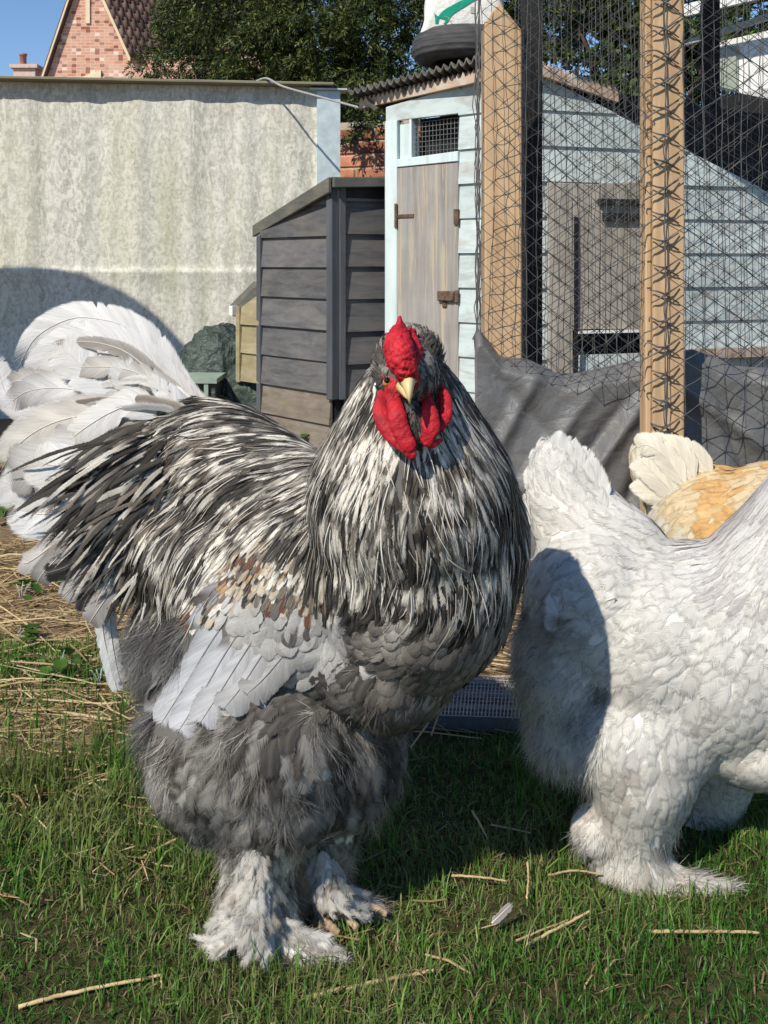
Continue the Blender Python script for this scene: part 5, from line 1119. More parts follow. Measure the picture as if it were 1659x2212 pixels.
# head: comb, wattles, face, beak, eye
def rot(ax, ay, az): return Matrix.Rotation(az, 4, 'Z') @ Matrix.Rotation(ay, 4, 'Y') @ Matrix.Rotation(ax, 4, 'X')
def red(name, prims, vox=.0014, sm=4, lumpy=.0016, seed=1, freq=160):
    v, f = blob(prims, vox, sm); s = Skin(v, f); v = v + s.vn * (lumpy * (vnoise(v * freq, seed) - .5) * 2)[:, None] + s.vn * (lumpy * .6 * (vnoise(v * freq * 2.4, seed + 1) - .5) * 2)[:, None]
    return mesh_obj(name, v, f, M['comb_red'], roo, True)
red('comb', [('c', [P(884, 815, .944), P(876, 800, .938), P(866, 775, .940), P(861, 750, .948), P(861, 726, .958), P(864, 710, .965)], [.0060, .0115, .0145, .0145, .0105, .0050], (1, 1, 1)),
             ('c', [P(893, 782, .958), P(894, 755, .97), P(889, 728, .985)], [.0065, .0085, .006]),
             ('e', P(863, 699, .966), (.0032, .005, .009)), ('e', P(851, 716, .967), (.0025, .004, .007)), ('e', P(874, 712, .972), (.0025, .004, .007)), ('e', P(895, 722, .988), (.0025, .004, .007)), ('e', P(902, 745, .985), (.004, .004, .003)), ('e', P(838, 752, .962), (.004, .004, .003)), ('e', P(884, 718, .985), (.004, .005, .006)), ('e', P(848, 728, .965), (.005, .006, .006)), ('e', P(897, 736, .99), (.004, .005, .006)),
             ('c', [P(880, 805, .948), P(892, 811, .945), P(880, 823, .947)], [.007, .006, .006])], lumpy=.0014, seed=4, freq=330)
face_o = red('face_skin', [('e', P(838, 813, .976), (.007, .006, .0032)), ('e', P(856, 836, .976), (.012, .014, .016)), ('e', P(908, 836, .982), (.012, .014, .016)), ('e', P(882, 815, .964), (.012, .014, .013)), ('e', P(848, 858, .974), (.009, .011, .012)), ('e', P(916, 864, .984), (.009, .011, .012))], lumpy=.0010, seed=9, freq=320)
red('wattle', [('c', [P(830, 846, .990), P(822, 880, .975), P(830, 915, .964), P(850, 945, .956), P(872, 968, .950)], [.0055, .0075, .0085, .0070, .0050], (1.0, .42, 1)),
               ('c', [P(850, 862, .968), P(858, 900, .950), P(866, 930, .946), P(880, 958, .944)], [.0075, .0095, .0090, .0085], (1.02, .4, 1)), ('c', [P(880, 955, .946), P(887, 976, .946), P(890, 990, .948)], [.0078, .0062, .003], (1, .5, 1))], .0014, 3, lumpy=.0006, seed=14, freq=330)
red('wattle', [('c', [P(950, 832, .996), P(961, 865, .982), P(962, 895, .972), P(952, 925, .966)], [.0045, .0072, .0072, .0045], (1.0, .42, 1)),
               ('c', [P(922, 862, .976), P(928, 895, .956), P(930, 925, .950), P(924, 950, .950)], [.006, .0088, .0095, .0065], (1.0, .42, 1)), ('c', [P(912, 940, .952), P(930, 960, .952), P(952, 950, .958)], [.0055, .0052, .003], (1, .6, .8))], .0014, 3, lumpy=.0006, seed=19, freq=330)
mesh_lobe = blob([('e', P(815, 842, 1.004), (.0055, .007, .010)), ('e', P(952, 826, 1.012), (.005, .007, .010))], .0025, 2)
mesh_obj('earlobe', mesh_lobe[0], mesh_lobe[1], M['sack_white'], roo, True)
prof_b = [(0, .0098, .0085), (.25, .0078, .0085), (.5, .0062, .0075), (.75, .0045, .0055), (.92, .0024, .003), (1.0, .0006, .0008)]
ctr = catmull([P(881, 818, .953), P(881, 826, .936), P(883, 846, .926), P(885, 872, .924)], len(prof_b)); rings = []
for (s, rx, rz), c, i in zip(prof_b, ctr, range(9)):
    T = unit(np.gradient(ctr, axis=0)[i]); xx = np.array([1., 0, 0]); yy = unit(np.cross(T, xx))
    for k in range(14): a = 2 * math.pi * k / 14; rings.append(c + xx * rx * math.cos(a) + yy * rz * math.sin(a) * (1.25 if math.sin(a) > 0 else .7))
bkf = [(i * 14 + k, i * 14 + (k + 1) % 14, (i + 1) * 14 + (k + 1) % 14, (i + 1) * 14 + k) for i in range(5) for k in range(14)] + [tuple(range(70, 84))]
beak = mesh_obj('beak', rings, bkf, M['beak_horn'], roo, True)
MB().tube(catmull([P(872, 832, .954), P(880, 848, .944), P(884, 862, .936)], 6), [.008, .007, .006, .005, .0035, .0015], 10).build('lower_mandible', M['beak_horn'], beak, True)
for X, Y, d, sx in ((837, 825, .9695, -1), (928, 826, .984, 1)):
    bm = bmesh.new(); bmesh.ops.create_uvsphere(bm, u_segments=16, v_segments=10, radius=.0046, matrix=Matrix.Translation(Vector(P(X, Y, d)))); me = bpy.data.meshes.new('eye'); bm.to_mesh(me); bm.free(); me.materials.append(M['eye_orange']); eo = bpy.data.objects.new('eye', me); COL.objects.link(eo); attach(eo, roo)
    bm = bmesh.new(); bmesh.ops.create_uvsphere(bm, u_segments=12, v_segments=8, radius=.0034, matrix=Matrix.Translation(Vector(P(X, Y, d) + np.array([sx * .0003, -.0020, .0016])))); me = bpy.data.meshes.new('pupil'); bm.to_mesh(me); bm.free(); me.materials.append(M['eye_black']); po = bpy.data.objects.new('pupil', me); COL.objects.link(po); attach(po, eo)
fv_ = np.array([v_.co[:] for v_ in face_o.data.vertices]); ff_ = np.array([p_.vertices[:] for p_ in face_o.data.polygons]); FS = Skin(fv_, ff_)
FFl = Flow([(850, 830, -.2, 1, 5, 2, 1, 'head'), (915, 830, .3, 1, 5, 2, 1, 'head')], 20, 2)
fluff(FS, FFl, 420, 131, roo, 'face_bristles', lambda p, n: n[:, 1] < .3, (.002, .005), [(.34, .30, .26), (.16, .13, .11), (.45, .41, .36)], 4, .00028, .3, .6)
# crown tufts each side of the comb, throat feathers
hs_v, hs_f = blob([('e', P(842, 790, .995), (.014, .02, .026)), ('e', P(922, 785, 1.0), (.015, .022, .028)), ('c', [P(888, 880, .968), P(894, 920, .958), P(897, 950, .962)], [.009, .009, .008]), ('e', P(916, 822, .992), (.015, .016, .022)), ('e', P(884, 770, 1.01), (.03, .02, .03))], .004, 3)
HS = Skin(hs_v, hs_f); mesh_obj('crown_skin', hs_v, hs_f, M['skin'], roo, True, [('Col', 'FLOAT_COLOR', np.tile([.06, .05, .045], (len(hs_v), 1)))])
HF = Flow([(840, 770, -.2, -1, 13, 4.5, 5, 'head'), (820, 800, -.6, -.4, 12, 4.5, 5, 'head'), (925, 765, .3, -1, 13, 4.5, 5, 'head_d'), (945, 800, .6, .2, 12, 4.5, 5, 'head_d'), (880, 740, 0, -1, 12, 4, 4, 'head'), (915, 830, .4, 1, 10, 4, 3, 'head_d'), (888, 900, 0, 1, 11, 3.6, 3, 'head_d'), (896, 945, .1, 1, 12, 4, 3, 'head')], 20, 2)
PAL['head_d'] = [(2, BK, DK, BK, .7), (2, DK, BR, BR, .5), (1, GR, CR, GR, .5)]; SHAPE['head_d'] = 'hackle'  # shade on the head's right side put into colour; throat shares it
plumage(HS, HF, 9000, 111, roo, {'head': 'crown_tuft', 'head_d': 'crown_tuft'}, 1.5, S=5, jitter=.3)

# tail: large feathers one by one
g_ = 1.40
WHt, GYt, BRt, DKt = (.64, .635, .625), (.36, .34, .325), (.26, .235, .215), (.07, .062, .06)
def Q(pts, d0, d1): return [P(x, y, d0 + (d1 - d0) * i / (len(pts) - 1)) for i, (x, y) in enumerate(pts)]
TAIL = [
 ([(470, 940), (410, 875), (376, 826), (347, 777), (311, 732), (264, 702), (216, 689), (162, 686), (108, 707), (68, 740), (34, 805)], 1.40, 1.46, .027, WHt, WHt, WHt, 'long'),
 ([(480, 950), (420, 890), (380, 848), (335, 800), (290, 762), (240, 738), (185, 732), (130, 750), (85, 790), (60, 840)], 1.38, 1.42, .030, WHt, (.66, .65, .64), WHt, 'long'),
 ([(440, 930), (390, 880), (350, 850), (300, 812), (250, 792), (190, 790), (130, 800), (80, 830)], 1.355, 1.385, .036, WHt, (.6, .58, .56), (.5, .48, .46), 'long'),
 ([(400, 900), (340, 820), (280, 765), (220, 742), (160, 738), (100, 742)], 1.335, 1.36, .014, BRt, (.4, .37, .34), BRt, 'hackle'),
 ([(430, 920), (370, 850), (320, 815), (260, 795), (200, 792), (140, 795)], 1.325, 1.345, .018, (.5, .48, .45), BRt, (.3, .27, .25), 'long'),
 ([(400, 930), (330, 870), (260, 835), (190, 800), (150, 765), (118, 742)], 1.33, 1.35, .034, WHt, WHt, OFF, 'long'),
 ([(410, 940), (350, 900), (310, 850), (285, 815), (262, 770)], 1.322, 1.34, .030, WHt, OFF, WHt, 'long'),
 ([(380, 930), (330, 890), (270, 870), (200, 850), (130, 838), (60, 845), (8, 880)], 1.325, 1.36, .026, WHt, GYt, DKt, 'long'),
 ([(360, 930), (300, 900), (230, 870), (150, 848), (90, 830), (40, 822), (15, 835)], 1.335, 1.38, .022, (.55, .53, .51), BRt, DKt, 'long'),
 ([(380, 935), (310, 895), (230, 888), (150, 895), (70, 925), (5, 985)], 1.315, 1.34, .030, WHt, GYt, (.5, .48, .46), 'long'),
 ([(350, 940), (280, 905), (200, 895), (110, 915), (40, 960), (0, 1020)], 1.31, 1.325, .032, OFF, GYt, (.45, .43, .41), 'long'),
 ([(340, 960), (270, 950), (190, 958), (110, 985), (50, 1010), (12, 1022)], 1.30, 1.31, .040, (.55, .54, .53), (.34, .31, .29), (.09, .08, .075), 'long'),
 ([(320, 980), (250, 985), (180, 1000), (110, 1005), (60, 985)], 1.29, 1.30, .036, WHt, WHt, OFF, 'long'),
 ([(310, 1010), (240, 1030), (170, 1055), (90, 1060), (20, 1045), (-10, 1030)], 1.30, 1.32, .034, (.62, .62, .62), (.5, .5, .5), GYt, 'long'),
 ([(300, 1030), (230, 1060), (150, 1100), (80, 1110), (25, 1085)], 1.295, 1.31, .036, (.66, .67, .68), (.56, .57, .58), WHt, 'long'),
 ([(340, 900), (290, 875), (240, 890), (190, 920), (150, 950)], 1.30, 1.30, .024, WHt, OFF, OFF, 'long'),
 ([(420, 960), (400, 900), (370, 860), (340, 830), (315, 800)], 1.31, 1.33, .018, WHt, WHt, OFF, 'hackle'),
 ([(470, 960), (440, 905), (410, 872), (380, 850), (340, 822)], 1.30, 1.345, .010, (.06, .045, .045), (.10, .08, .08), DKt, 'hackle'),
 ([(390, 930), (250, 905), (120, 900), (50, 885), (12, 850), (-2, 805), (-12, 762)], 1.36, 1.47, .020, (.5, .5, .52), GYt, WHt, 'long'),
]
for i, (pts, d0, d1, W_, c, e, t, sh) in enumerate(TAIL):
    quill('tail_feather', Q(pts, d0, d1), W_, roo, c, e, t, face=(.15, -1, .15 if i < 3 else .35), shape=sh, n=90 if i < 3 else 64, seed=200 + i, notch=3, tipk=.6)
# tail coverts: middling curved feathers over the tail's root
rg = np.random.default_rng(79); nh = 80; P0 = []
for i in range(nh):
    u = rg.random(); st = np.array([np.interp(u, [0, 1], [430, 330]), np.interp(u, [0, 1], [905, 985])]) + rg.normal(0, 18, 2); a = math.radians(np.interp(u, [0, .5, 1], [222, 192, 170]) + rg.normal(0, 10)); L_ = rg.uniform(170, 330) * np.interp(u, [0, 1], [1.05, .95]); d0 = 1.325 - .035 * u + rg.normal(0, .008); pts = []
    for k in range(8):
        q = k / 7; pts.append(P(st[0], st[1], d0 - .012 * math.sin(q * 3) + .03 * q)); aa = a - math.radians(rg.uniform(55, 95)) * q; st = st + np.array([math.cos(aa), math.sin(aa)]) * L_ / 7
    P0.append(pts)
P0 = np.array(P0); NR = unit(np.broadcast_to(unit(np.array([.1, -1., .3])), P0.shape) + rg.normal(0, .2, (nh, 1, 3)))
PAL['tcov'] = [(4, LG, WH, OFF, .3), (3, OFF, WH, WH, .3), (2.5, BR, OFF, BR, .5), (1.5, DK, LG, DK, .5), (1.5, GR, LG, GR, .6)]
mid, edge, tip, st = mixp(rg, nh, PAL['tcov'])
v, f, c, fu = ribbon(P0, NR, rg.uniform(.006, .014, nh), PROF['hackle'](np.linspace(0, 1, 8)), rg, mid, edge, tip, .65, stripe=st, rag=.12)
o = mesh_obj('tail_coverts', v, f, M['feather'], roo, True, [('Col', 'FLOAT_COLOR', c), ('fuv', 'FLOAT_VECTOR', fu), ('nuv', 'FLOAT_VECTOR', LASTU)], normals=LASTN); o['kind'] = 'stuff'
# hanging saddle feathers, long and pointed, falling over the flank
rg = np.random.default_rng(77); nh = 760; P0 = []; PN = []
Lp = []
for i in range(nh):
    u = rg.random(); base = np.array([np.interp(u, [0, .5, 1], [310, 350, 415]), np.interp(u, [0, .5, 1], [985, 1065, 1190])]) + rg.normal(0, 36, 2)
    ang = np.interp(u, [0, .35, .7, 1], [163, 148, 126, 110]) + rg.normal(0, 7); L_ = rg.uniform(150, 270) * np.interp(u, [0, .5, 1], [1.1, 1.0, .95]); d0 = 1.275 - .02 * u + rg.normal(0, .012)
    a = math.radians(ang); st = base; pts = []
    for k in range(7):
        s = k / 6; pts.append(P(st[0], st[1], d0 - .025 * math.sin(s * 3) + .02 * s)); aa = a - math.radians(26) * s * (1 if u < .75 else .4); st = st + np.array([math.cos(aa), math.sin(aa)]) * L_ / 6
    P0.append(pts)
P0 = np.array(P0); NR = np.broadcast_to(unit(np.array([-.1, -1., .35])), P0.shape).copy() + rg.normal(0, .3, (nh, 1, 3)); NR = unit(NR)
mid, edge, tip, st = mixp(rg, nh, PAL['saddle'] + PAL['saddle_d'], np.clip(vnoise(P0[:, 3] * np.array([45, 45, 45]), 5), 0, 1))
v, f, c, fu = ribbon(P0, NR, rg.uniform(.0026, .0056, nh), PROF['hackle'](np.linspace(0, 1, 7)), rg, mid, edge, tip, .7, stripe=st, rag=.14, mottle=True)
o = mesh_obj('saddle_hackle', v, f, M['feather'], roo, True, [('Col', 'FLOAT_COLOR', c), ('fuv', 'FLOAT_VECTOR', fu), ('nuv', 'FLOAT_VECTOR', LASTU)], normals=LASTN); o['kind'] = 'stuff'
# broad dark feathers at the tip of the saddle, and pale under-tail quills
for i, (pts, d0, W_, c, e, t) in enumerate([
 ([(250, 1060), (180, 1120), (110, 1180), (60, 1215), (40, 1212)], 1.285, .016, (.5, .48, .46), (.3, .27, .25), (.36, .34, .32)),
 ([(270, 1080), (200, 1140), (140, 1190), (95, 1235), (78, 1262)], 1.275, .018, (.30, .28, .27), (.16, .15, .14), (.02, .02, .02)),
 ([(240, 1140), (190, 1190), (140, 1225), (90, 1240)], 1.27, .016, (.02, .02, .022), (.03, .03, .03), BK),
 ([(280, 1120), (220, 1190), (175, 1250), (130, 1300)], 1.265, .020, (.36, .34, .33), (.24, .22, .21), (.4, .38, .36)),
 ([(260, 1200), (225, 1250), (190, 1290), (175, 1330)], 1.26, .014, (.02, .02, .022), (.1, .09, .09), BK),
 ([(300, 1190), (250, 1260), (210, 1320), (190, 1350)], 1.255, .018, (.3, .28, .27), (.42, .4, .38), DK),
 ([(215, 1300), (225, 1380), (242, 1450), (256, 1500)], 1.33, .012, (.66, .68, .70), (.55, .57, .6), WHt),
 ([(235, 1290), (240, 1370), (252, 1440), (262, 1480)], 1.325, .010, (.60, .62, .64), (.5, .52, .54), WHt),
 ]): quill('saddle_feather', Q(pts, d0, d0 + .01), W_, roo, c, e, t, shape='long', n=40, seed=260 + i)
# folded wing: secondaries one by one
def onskin(skin, X, Y, off, dflt):
    o = Vector((0, 0, EYE)); d = Vector((P(X, Y, 1.0) - np.array([0, 0, EYE])).tolist()).normalized(); h = skin.bvh.ray_cast(o, d)
    return (np.array(h[0]) - np.array(d) * off) if h[0] is not None and h[3] < 1.45 else P(X, Y, dflt)
lw_ = (.52, .53, .555)
WING = [
 ([(500, 1250), (440, 1320), (370, 1420), (316, 1500)], .002, .020, (.30, .31, .33), (.22, .21, .21), (.26, .26, .27), (.1, .5, 1, (.13, .11, .105))),
 ([(500, 1275), (440, 1350), (375, 1455), (322, 1548)], .005, .022, (.44, .46, .49), (.36, .37, .39), (.24, .23, .23), (.3, .97, 1, (.10, .088, .082))),
 ([(520, 1300), (460, 1380), (400, 1480), (342, 1572)], .008, .024, (.47, .485, .51), (.39, .40, .42), (.40, .40, .42), None),
 ([(545, 1325), (490, 1405), (435, 1500), (380, 1588)], .011, .025, (.49, .50, .525), (.40, .41, .425), (.44, .445, .46), (.05, .35, 1, (.14, .12, .115))),
 ([(570, 1345), (525, 1415), (475, 1495), (428, 1568)], .013, .024, (.47, .475, .49), (.38, .385, .395), (.42, .42, .43), None),
 ([(600, 1365), (562, 1420), (520, 1485), (480, 1535)], .015, .022, (.43, .43, .435), (.34, .34, .345), (.36, .36, .36), None),
 ([(635, 1385), (600, 1430), (565, 1470), (530, 1502)], .016, .020, (.38, .375, .37), (.29, .285, .28), (.31, .305, .30), None),
 ]
for i, (pts, of, W_, c, e, t, pt) in enumerate(WING):
    c = tuple(np.array(c) * .92); e = tuple(np.array(c) * .58); quill('wing_feather', [onskin(RS, X, Y, -.006 + (of + .012) * (k / 3) ** .7, 1.10) for k, (X, Y) in enumerate(pts)], W_, roo, c, e, t, face=(-.3, -1, .3), shape='long', n=44, seed=300 + i, patch=pt, notch=1, camber=.3, shaft=(.30, .29, .28), fray=.12)  # edges darkened to stand in for weak shade between overlapping quills
# flaring boot feathers
rg = np.random.default_rng(31); PP = []; NN_ = []
for (cx_, y0, y1, dd, n_, sx) in ((560, 1815, 2030, 1.085, 150, 1.0), (700, 1835, 1960, 1.15, 60, .75)):
    for i in range(n_):
        q = rg.random(); y = y0 + (y1 - y0) * q; out = rg.uniform(-1, 1); bias = (-.35 if cx_ < 600 else .35) * q
        x = cx_ + out * (34 + 24 * q) * sx + bias * 60; ang = math.pi / 2 - (out * .38 + bias * .9) * (.5 + .9 * q) + rg.normal(0, .18); L_ = rg.uniform(45, 95) * sx; pts = []; st = np.array([x, y]); dep = dd - .034 * math.sqrt(max(0, 1 - out * out)) * (1 + .25 * q) - .004 * rg.random()
        for k in range(6):
            s_ = k / 5; p_ = P(st[0], st[1], dep - .006 * s_); p_[2] = max(p_[2], .006); pts.append(p_); aa = ang - (out + 2 * bias) * .55 * s_ * q; st = st + np.array([math.cos(aa), math.sin(aa)]) * L_ / 5
        PP.append(pts); NN_.append(unit(np.array([out * .9, -1 + .2 * abs(out), .15 + .35 * q])))
for i in range(60):          # feathers lying along the outer toe and round the foot
    x0_ = rg.uniform(560, 700); y0_ = 1985 + (x0_ - 560) * .45 + rg.normal(0, 9); e = np.array([x0_ + rg.uniform(40, 75), min(2086, y0_ + rg.uniform(14, 36))]); PP.append([np.maximum(P(x0_ + (e[0] - x0_) * k / 5, y0_ + (e[1] - y0_) * (k / 5) ** .8, 1.066), [-9, 0, .005]) for k in range(6)]); NN_.append(unit(np.array([.1, -1, .7])))
for i in range(50):
    x0_ = rg.uniform(470, 560); y0_ = rg.uniform(1985, 2050); e = np.array([x0_ - rg.uniform(30, 62), y0_ + rg.uniform(5, 32)]); PP.append([np.maximum(P(x0_ + (e[0] - x0_) * k / 5, y0_ + (e[1] - y0_) * k / 5, 1.078), [-9, 0, .006]) for k in range(6)]); NN_.append(unit(np.array([-.6, -1, .4])))
PP = np.array(PP); nb_ = len(PP); NR = np.broadcast_to(np.array(NN_)[:, None], PP.shape).copy(); NR = unit(NR + rg.normal(0, .12, (nb_, 1, 3)))
PAL['bootq'] = [(4, (.46, .43, .39), (.50, .475, .44), (.38, .335, .28), .4), (3, (.52, .50, .47), (.55, .53, .51), (.47, .43, .38), .4), (1.3, (.30, .26, .215), (.37, .33, .28), (.20, .16, .12), .5), (1, (.37, .36, .35), (.43, .42, .41), (.33, .30, .27), .5)]
mid, edge, tip, st = mixp(rg, nb_, PAL['bootq'], np.clip(vnoise(PP[:, 0] * 40, 5), 0, 1))
v, f, c, fu = ribbon(PP, NR, rg.uniform(.0045, .0095, nb_), PROF['long'](np.linspace(0, 1, 6)), rg, mid, edge, tip, .55, stripe=st, rag=.2, fray=.8)
o = mesh_obj('boot_feathers', v, f, M['feather'], roo, True, [('Col', 'FLOAT_COLOR', c), ('fuv', 'FLOAT_VECTOR', fu), ('nuv', 'FLOAT_VECTOR', LASTU)], normals=LASTN); o['kind'] = 'stuff'
# toes
for (pts, r) in (([(700, 1992, .018), (725, 1985, .016), (752, 1992, .012), (772, 2004, .007)], .0075), ([(690, 2010, .015), (710, 2012, .014), (732, 2018, .008)], .0070), ([(760, 1972, .016), (800, 1970, .014), (836, 1976, .008)], .0065)):
    q = [G(X, Y + 14) + [0, 0, h] for X, Y, h in pts]; cc = catmull(q, 14); rr = np.linspace(r, r * .55, 14) * (1 + .12 * np.sin(np.arange(14) * 2.1)); MB().tube(cc, rr, 9).build('toe', M['toe_skin'], roo, True)
MB().tube(catmull([P(668, 1800, 1.15), P(655, 1890, 1.15), P(655, 1990, 1.15)], 10), .013, 9).build('shank', M['toe_skin'], roo, True)

# ------------------------------------------------------------------ hens
def hen(name, label, prims, table, seed, ncand, names, base, fl=None, soft=30, cover=1.2):
    h = empty(name, prims[-1][1][-1] * np.array([1, 1, 0]) if prims[-1][0] == 'c' else prims[-1][1] * np.array([1, 1, 0])); tag(h, label, 'hen')
    v, f = blob(prims, .007, 6); s = Skin(v, f); mesh_obj('body', v, f, M['skin'], h, True, [('Col', 'FLOAT_COLOR', np.tile(base, (len(v), 1)))])
    table = [(*r[:4], r[4] * 1.1, r[5] * 1.15, r[6] * .35, r[7]) for r in table]; fw_ = Flow(table, soft, 2.2); plumage(s, fw_, ncand, seed, h, names, cover, S=6, jitter=.2)
    for i, (poly, n, Lr, cols, per) in enumerate(fl or []): fluff(s, fw_, n, seed + 5 + i, h, 'fluff', lambda p, q: inpoly(p, poly), Lr, cols, per * 3, .00022, .28, .4)
    return h, s, fw_
wn_ = {'white_d': 'leg_feathers', 'white': 'body_feathers', 'white_w': 'leg_feathers', 'white_n': 'neck_hackle'}
hp = [('e', P(1500, 1345, 1.31), (.12, .11, .105)), ('e', P(1275, 1320, 1.32), (.088, .10, .115)), ('e', P(1400, 1380, 1.31), (.115, .12, .12)), ('e', P(1540, 1420, 1.30), (.13, .13, .13)), ('e', P(1690, 1420, 1.29), (.14, .13, .14)), ('c', [P(1650, 1310, 1.29), P(1735, 1190, 1.28), P(1780, 1050, 1.27)], [.105, .09, .06]),
      ('c', [P(1320, 1230, 1.33), P(1245, 1120, 1.35), P(1205, 1020, 1.36), P(1188, 968, 1.365)], [.085, .062, .040, .018], (1, .6, 1)), ('e', P(1215, 1430, 1.31), (.058, .08, .085)), ('e', P(1260, 1560, 1.30), (.070, .08, .065)), ('e', P(1370, 1600, 1.26), (.085, .08, .08)), ('e', P(1440, 1560, 1.25), (.075, .06, .085)), ('e', P(1640, 1580, 1.28), (.10, .10, .06)),
      ('c', [P(1385, 1660, 1.25), P(1375, 1760, 1.245), P(1372, 1850, 1.24)], [.070, .048, .034]), ('e', P(1282, 1795, 1.25), (.026, .035, .03)), ('e', P(1320, 1870, 1.245), (.026, .03, .022)), ('c', [P(1375, 1860, 1.24), P(1380, 1912, 1.235)], [.042, .030]), ('c', [P(1400, 1905, 1.225), P(1490, 1912, 1.215), P(1580, 1922, 1.21)], [.026, .018, .010]),
      ('c', [P(1560, 1640, 1.36), P(1545, 1740, 1.37), P(1530, 1800, 1.37)], [.05, .034, .025]), ('c', [P(1500, 1800, 1.36), P(1600, 1815, 1.35)], [.022, .014])]
ht = [(1190, 960, -.15, -1, 34, 17, 4, 'white'), (1230, 1010, -.3, -1, 36, 18, 4, 'white'), (1170, 1040, -.5, -.9, 34, 17, 5, 'white'), (1280, 1080, -.6, -.8, 36, 20, 4, 'white'), (1200, 1120, -.8, -.4, 34, 18, 5, 'white'), (1340, 1120, -.9, -.5, 36, 20, 4, 'white'), (1260, 1200, -1, 0, 38, 22, 5, 'white'), (1400, 1200, -1, -.15, 36, 20, 4, 'white'), (1160, 1220, -.8, .5, 36, 18, 6, 'white'), (1200, 1310, -.8, .5, 46, 22, 5, 'white'), (1320, 1300, -.95, .3, 42, 22, 4, 'white'), (1450, 1260, -1, .15, 36, 20, 4, 'white'), (1560, 1200, -.7, .7, 40, 9, 4, 'white_n'), (1640, 1120, -.5, .9, 42, 8, 4, 'white_n'), (1600, 1260, -.65, .75, 38, 12, 4, 'white_n'), (1660, 1300, -.4, .9, 36, 14, 4, 'white'), (1480, 1380, -.8, .5, 34, 20, 5, 'white'), (1580, 1400, -.6, .75, 32, 19, 5, 'white'), (1650, 1480, -.5, .8, 30, 19, 5, 'white'), (1400, 1420, -.85, .5, 36, 20, 5, 'white'), (1280, 1420, -.8, .6, 34, 18, 8, 'white'), (1180, 1450, -.6, .8, 30, 16, 9, 'white'), (1160, 1560, -.4, 1, 32, 16, 9, 'white'), (1240, 1620, -.3, 1, 34, 17, 8, 'white_w'), (1350, 1560, -.5, .9, 32, 19, 6, 'white'), (1450, 1530, -.4, .9, 30, 18, 6, 'white'), (1550, 1580, -.5, .8, 28, 17, 5, 'white'), (1640, 1620, -.5, .7, 28, 17, 5, 'white_w'), (1380, 1680, -.2, 1, 32, 18, 6, 'white_w'), (1300, 1700, -.4, 1, 32, 16, 8, 'white_w'), (1460, 1680, .1, 1, 30, 17, 5, 'white_w'), (1380, 1780, -.2, 1, 30, 16, 6, 'white_w'), (1300, 1810, -.5, 1, 30, 14, 8, 'white_w'), (1440, 1790, .2, 1, 28, 14, 5, 'white_w'), (1360, 1870, -.4, 1, 28, 12, 7, 'white_w'), (1430, 1880, .5, .9, 30, 12, 5, 'white_w'), (1500, 1905, 1, .2, 30, 11, 4, 'white_w'), (1570, 1915, 1, .1, 22, 9, 3, 'white_d'), (1480, 1935, .8, .4, 22, 10, 4, 'white_d'), (1400, 1935, .2, .8, 22, 10, 5, 'white_d'), (1340, 1920, -.6, .8, 24, 10, 6, 'white_d')]
whc = [(.63, .615, .585), (.65, .638, .61), (.58, .565, .54)]
hen('white_hen', 'big white hen with feathered legs walking beside the rooster', hp, ht, 401, 42000, wn_, [.66, .64, .61],
    [([(1110, 1300), (1260, 1340), (1330, 1480), (1280, 1720), (1180, 1680), (1100, 1500)], 6000, (.014, .035), whc, 10), ([(1230, 1780), (1480, 1780), (1620, 1960), (1260, 1960)], 5000, (.008, .022), [(.7, .66, .6), (.6, .53, .45), (.74, .72, .68)], 6)])
wh = bpy.data.objects['white_hen']
rgq = np.random.default_rng(9)
for i, (pts, d, W_) in enumerate([([(1265, 1120), (1235, 1040), (1205, 975), (1182, 942)], 1.335, .024), ([(1285, 1110), (1260, 1050), (1232, 990), (1205, 950)], 1.33, .024), ([(1240, 1130), (1205, 1070), (1180, 1010), (1168, 960)], 1.335, .024), ([(1225, 1150), (1185, 1100), (1162, 1050), (1158, 1000)], 1.335, .022), ([(1300, 1100), (1285, 1050), (1262, 1005), (1238, 975)], 1.325, .022), ([(1220, 1170), (1180, 1140), (1155, 1100), (1148, 1060)], 1.33, .02)]):
    quill('tail_feather', Q(pts, d - .0, d + .02), W_, wh, (.64, .635, .62), (.65, .645, .63), (.62, .61, .59), face=(-.5, -1, .1), n=40, seed=420 + i)
quill('wing_feather', Q([(1330, 1290), (1270, 1310), (1220, 1325), (1170, 1320)], 1.225, 1.25), .026, wh, (.62, .62, .62), (.64, .64, .63), (.6, .6, .6), face=(-.2, -1, .2), n=40, seed=440)
